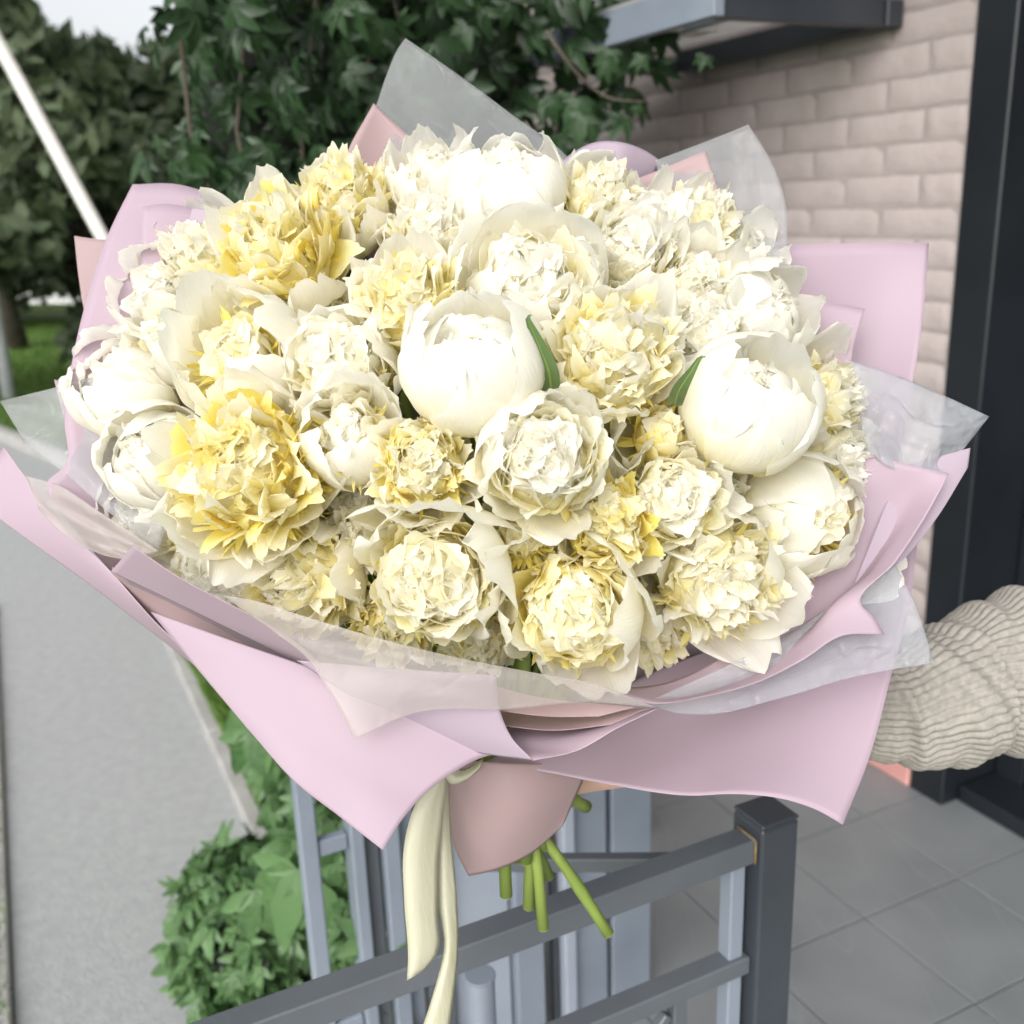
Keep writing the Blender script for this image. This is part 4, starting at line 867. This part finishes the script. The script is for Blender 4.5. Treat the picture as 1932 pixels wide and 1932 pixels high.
# lower right inner sheet
sheet('paper_sheet', [[(1600, 840, .915), (1694, 871, .90)], [(1791, 894, .885), (1740, 985, .88), (1690, 1060, .875), (1625, 1140, .865), (1650, 1166, .862)], [(1669, 1197, .858), (1591, 1199, .855), (1512, 1247, .845), (1427, 1288, .835), (1330, 1314, .825), (1222, 1326, .81)], [(1150, 1300, .82), (1250, 1290, .86), (1400, 1210, .90), (1520, 1050, .925)]], PINK, 'broad pale pink inner sheet curving under the lower right blooms', group=G, ripple=.004, bulge=.012, n=44)
sheet('film_sheet', [[(1690, 1066, .89), (1728, 1145, .885)], [(1762, 1251, .87), (1620, 1275, .865), (1470, 1318, .855), (1330, 1348, .84), (1270, 1344, .83)], [(1218, 1326, .82)], [(1450, 1220, .88)]], FILMG, 'crinkled glossy film strip under the lower right pink sheet reaching the sleeve', 'film', group=GF, ripple=.004, seed=6, n=44)
sheet('paper_sheet', [[(1735, 985, .96), (1716, 1140, .94), (1680, 1280, .92), (1640, 1430, .89)], [(1590, 1556, .86), (1545, 1530, .865), (1480, 1508, .87), (1390, 1498, .88), (1300, 1501, .89), (1150, 1480, .905), (1020, 1455, .92)], [(915, 1438, .935)], [(1180, 1290, .985), (1500, 1150, .985)]], PINK, 'large drooping outer pink sheet at the bottom right above the railing post', group=G, ripple=.004, n=44, bulge=.012)
sheet('paper_sheet', [[(8, 843, .90), (75, 935, .885), (130, 1000, .875), (209, 1078, .865), (300, 1180, .86)], [(640, 1400, .90)], [(860, 1452, .95), (560, 1400, .90), (410, 1288, .875), (280, 1188, .88), (170, 1103, .885), (85, 1042, .89), (0, 980, .895)], [(-60, 930, .90)]], PINK, 'long pink paper band running down the lower left edge over the path', group=G, n=44, bulge=-.006)
sheet('film_sheet', [[(0, 757, .92), (90, 735, .915), (190, 712, .91)], [(300, 760, .90), (330, 900, .89)], [(300, 1040, .88), (200, 962, .885), (125, 897, .89)], [(48, 836, .905)]], FILM, 'frosted film flap at the far left edge above the path', 'film', group=GF, ripple=.003, seed=8)
sheet('film_sheet', [[(48, 897, .89), (110, 915, .885), (180, 960, .88)], [(300, 1040, .865)], [(236, 1056, .86), (205, 1050, .86), (120, 1008, .865)], [(74, 962, .88)]], film_mat('beige_film', .36, (.66, .60, .575)), 'beige rounded film flap on the lower left pink band', 'film', group=GF, ripple=.002, seed=9)
sheet('paper_sheet', [[(251, 1030, .80), (340, 1090, .80), (430, 1138, .80), (520, 1186, .80)], [(620, 1262, .805)], [(600, 1270, .83), (400, 1170, .83)], [(209, 1078, .835)]], PINK, 'pink folded strip with square end below the lower left blooms', group=G)
sheet('paper_sheet', [[(228, 1086, .845), (400, 1166, .845)], [(610, 1275, .85)], [(600, 1286, .86), (400, 1182, .86)], [(236, 1098, .86)]], PINK, 'thin second paper edge just under the folded strip at lower left', group=G)
sheet('film_sheet', [[(420, 1123, .79), (480, 1133, .785), (560, 1158, .782), (700, 1200, .778), (850, 1238, .775), (1000, 1268, .775), (1120, 1290, .78)], [(1240, 1335, .79), (1100, 1326, .785), (960, 1338, .778), (780, 1347, .772)], [(668, 1396, .768), (625, 1310, .775)], [(575, 1235, .785)]], film_mat('beige_film_front', .32, (.66, .61, .58), .16, .18), 'long beige frosted film strip along the front rim under the bottom row blooms', 'film', group=GF, n=44, ripple=.001, seed=11)
sheet('paper_sheet', [[(560, 1246, .795), (750, 1262, .792)], [(936, 1274, .785), (942, 1335, .785), (966, 1392, .788)], [(1006, 1434, .79), (900, 1420, .80)], [(760, 1380, .81)]], LILAC, 'lilac paper flap with upright right edge at the centre front', group=G, bulge=-.004)
sheet('paper_sheet', [[(900, 1285, .815), (1000, 1312, .815)], [(1200, 1334, .81)], [(1130, 1352, .805), (1040, 1352, .80)], [(900, 1335, .80)]], SALM, 'upper folded pink layer in the centre front pleat', group=G)
sheet('paper_sheet', [[(900, 1330, .845), (1050, 1350, .84)], [(1225, 1336, .82)], [(1150, 1368, .81), (1050, 1378, .805)], [(900, 1362, .81)]], SALM, 'middle folded pink layer in the centre front pleat', group=G)
sheet('paper_sheet', [[(915, 1372, .84), (1080, 1372, .835)], [(1245, 1335, .81), (1165, 1374, .80), (1090, 1416, .795)], [(1006, 1435, .79)], [(930, 1410, .80)]], PINK, 'lowest rounded pink pleat at the centre front', group=G)
sheet('paper_sheet', [[(284, 1154, .825), (450, 1213, .815), (580, 1258, .81), (780, 1342, .80)], [(975, 1421, .80), (920, 1426, .80), (860, 1455, .80), (800, 1500, .795), (760, 1545, .785)], [(722, 1604, .775), (640, 1540, .785), (560, 1478, .79)], [(465, 1372, .805), (350, 1235, .82)]], PINK, 'large triangular lilac pink flap pointing down at the lower left front', group=G, n=44, bulge=-.006)
sheet('paper_sheet', [[(828, 1430, .93), (960, 1440, .915)], [(1115, 1440, .95)], [(1062, 1558, .96), (1000, 1612, .96), (940, 1640, .96)], [(884, 1653, .965), (862, 1610, .96), (845, 1540, .95)]], SALM, 'dusky pink paper collar around the stems below the bouquet', group=G, bulge=-.02)
sheet('paper_sheet', [[(212, 1070, .85), (410, 1165, .85)], [(615, 1268, .855)], [(720, 1400, .92), (420, 1286, .89), (300, 1184, .878)], [(214, 1088, .868)]], SALM, 'added paper layer giving shade inside the long gap at the lower left', group=G)  # extra sheet added behind the open gap so it reads as dark
# ribbon
RIB = simple('cream_satin_ribbon', (.54, .525, .37), (.60, .58, .45), .35, 20, .1, 200, .5, transl=.25, stretch=(1, 1, .05))
rb = thing('ribbon', 'cream satin ribbon bow with two hanging tails under the bouquet', 'ribbon', at(870, 1455, .91))
def ribbon(name, lft, rgt, n=30):
    a_ = cr(lft, n); b_ = cr(rgt, n); V = []
    for i in range(n):
        for k in range(7):
            t = k/6; q = a_[i]*(1-t)+b_[i]*t; V.append(at(q[0], q[1], q[2]-.004*math.sin(math.pi*t)+.0005*math.sin(t*9+i*.1)))
    mb = MB(); mb.add(V, grid_faces(n, 7)); o = part(name, mb, RIB, rb, True); sm = o.modifiers.new('thickness', 'SOLIDIFY'); sm.thickness = .0004; return o
ribbon('tail', [(820, 1450, .905), (775, 1540, .895), (762, 1600, .89), (763, 1700, .885), (770, 1815, .88), (768, 1850, .878)], [(845, 1450, .90), (835, 1540, .90), (828, 1620, .90), (826, 1720, .895), (824, 1800, .89), (800, 1830, .886)])
ribbon('tail', [(830, 1450, .915), (826, 1560, .91), (826, 1700, .905), (838, 1790, .90), (822, 1860, .895), (790, 1960, .89)], [(846, 1450, .92), (850, 1560, .915), (862, 1700, .91), (864, 1790, .905), (858, 1860, .90), (845, 1960, .895)])
ribbon('loop', [(850, 1440, .90), (840, 1465, .895), (850, 1478, .893), (880, 1472, .893), (905, 1450, .896)], [(865, 1420, .905), (860, 1440, .90), (870, 1452, .90), (885, 1448, .90), (912, 1430, .905)])
mb = MB(); mb.tube([TIE+.03*(math.cos(a_)*RT+math.sin(a_)*FW)+UP*.002*math.sin(a_*2) for a_ in np.linspace(0, 6.28, 30)], .004, 6); part('knot_band', mb, RIB, rb, True)

# ------------------------------------------------------------------ person's arm
KNIT = simple('oatmeal_knit', (.27, .25, .22), (.36, .335, .30), .95, 160, .15, 500, .15)
ps = thing('person', 'arm in a chunky oatmeal ribbed knit sleeve holding the bouquet from the right', 'person', at(2050, 1300, 1.15))
def sleeve(name, pts, rx, ribs, n=110, k=520, seed=0, fold=.004, tw_=0.0, fr=1.0, thick=.0032):
    c = cr(pts, n); C_ = np.array([at(*q) for q in c]); T = np.gradient(C_, axis=0); T /= np.linalg.norm(T, axis=1)[:, None]
    r_ = np.interp(np.linspace(0, 1, n), np.linspace(0, 1, len(rx)), rx)*c[:, 2]/F; V = []
    th = np.arange(k)*2*math.pi/k; s_ = np.linspace(0, 1, n)
    for i in range(n):
        X = UP-T[i]*(UP@T[i]); X /= np.linalg.norm(X); Y = np.cross(T[i], X)
        ph = th+tw_*s_[i]+.05*math.sin(s_[i]*9+seed)
        rb_ = thick*(np.abs(np.sin(ph*ribs/2))**.8)
        fo = fold*noise2(th*.0+s_[i]*3*fr+.5*np.cos(th+seed), np.cos(th)*.6+s_[i]*1.2, seed+2, .9, 3)
        rr = r_[i]+rb_+fo; V.append(C_[i]+rr[:, None]*(np.cos(th)[:, None]*X+np.sin(th)[:, None]*Y))
    V = np.concatenate(V); Fc = np.array([[i*k+j, i*k+(j+1) % k, (i+1)*k+(j+1) % k, (i+1)*k+j] for i in range(n-1) for j in range(k)])
    mb = MB(); mb.add(V, Fc); return part(name, mb, KNIT, ps, True)
sleeve('cuff', [(1590, 1322, 1.06), (1680, 1325, 1.06), (1760, 1318, 1.06), (1830, 1300, 1.07)], [84, 104, 122, 128], 44, n=80, seed=1, fold=.006, tw_=.5)
sleeve('sleeve', [(1784, 1296, 1.065), (1794, 1295, 1.065), (1825, 1290, 1.07), (1860, 1282, 1.08), (1950, 1262, 1.10), (2200, 1190, 1.15), (2500, 1080, 1.25)], [80, 138, 149, 135, 147, 141, 160, 158, 176, 174, 186], 52, n=150, seed=4, fold=.010, tw_=-.7, fr=2.0)
# hand closed round the stems behind the paper
def limb(chain, parent, name):
    mb = MB()
    me = bpy.data.meshes.new(name); vs = []; es = []; rs_ = []
    for pts in chain:
        st = len(vs)
        for (p, r_) in pts[0 if not vs else 0:]:
            vs.append(tuple(np.array(p)-np.array(parent.location))); rs_.append(r_)
        es += [(st+i, st+i+1) for i in range(len(pts)-1)]
        if st: es.append((3, st))
    me.from_pydata(vs, es, []); me.materials.append(SKIN); o = link(name, me, parent)
    sk = o.modifiers.new('skin', 'SKIN')
    for i, r_ in enumerate(rs_): me.skin_vertices[0].data[i].radius = (r_, r_)
    me.skin_vertices[0].data[0].use_root = True
    sb = o.modifiers.new('smooth', 'SUBSURF'); sb.levels = 2; sb.render_levels = 2; me.polygons.foreach_set('use_smooth', []); return o
fa = [(at(1800, 1310, 1.07), .036), (at(1500, 1350, 1.06), .032), (at(1250, 1420, 1.05), .027), (at(1130, 1450, 1.045), .030)]
ch = [fa]
for k, dy in enumerate((-36, -12, 12, 34)):
    ln = (1, 1.06, 1.0, .8)[k]
    ch.append([(at(1090, 1450+dy, 1.045), .0105), (at(1060-22*ln, 1452+dy, 1.055), .0095), (at(1020-25*ln, 1455+dy, 1.05), .0088), (at(985-15*ln, 1458+dy, 1.03), .008)])
ch.append([(at(1105, 1425, 1.02), .011), (at(1070, 1415, .995), .010), (at(1035, 1425, .985), .009)])
hd = limb(ch, ps, 'forearm_and_hand')
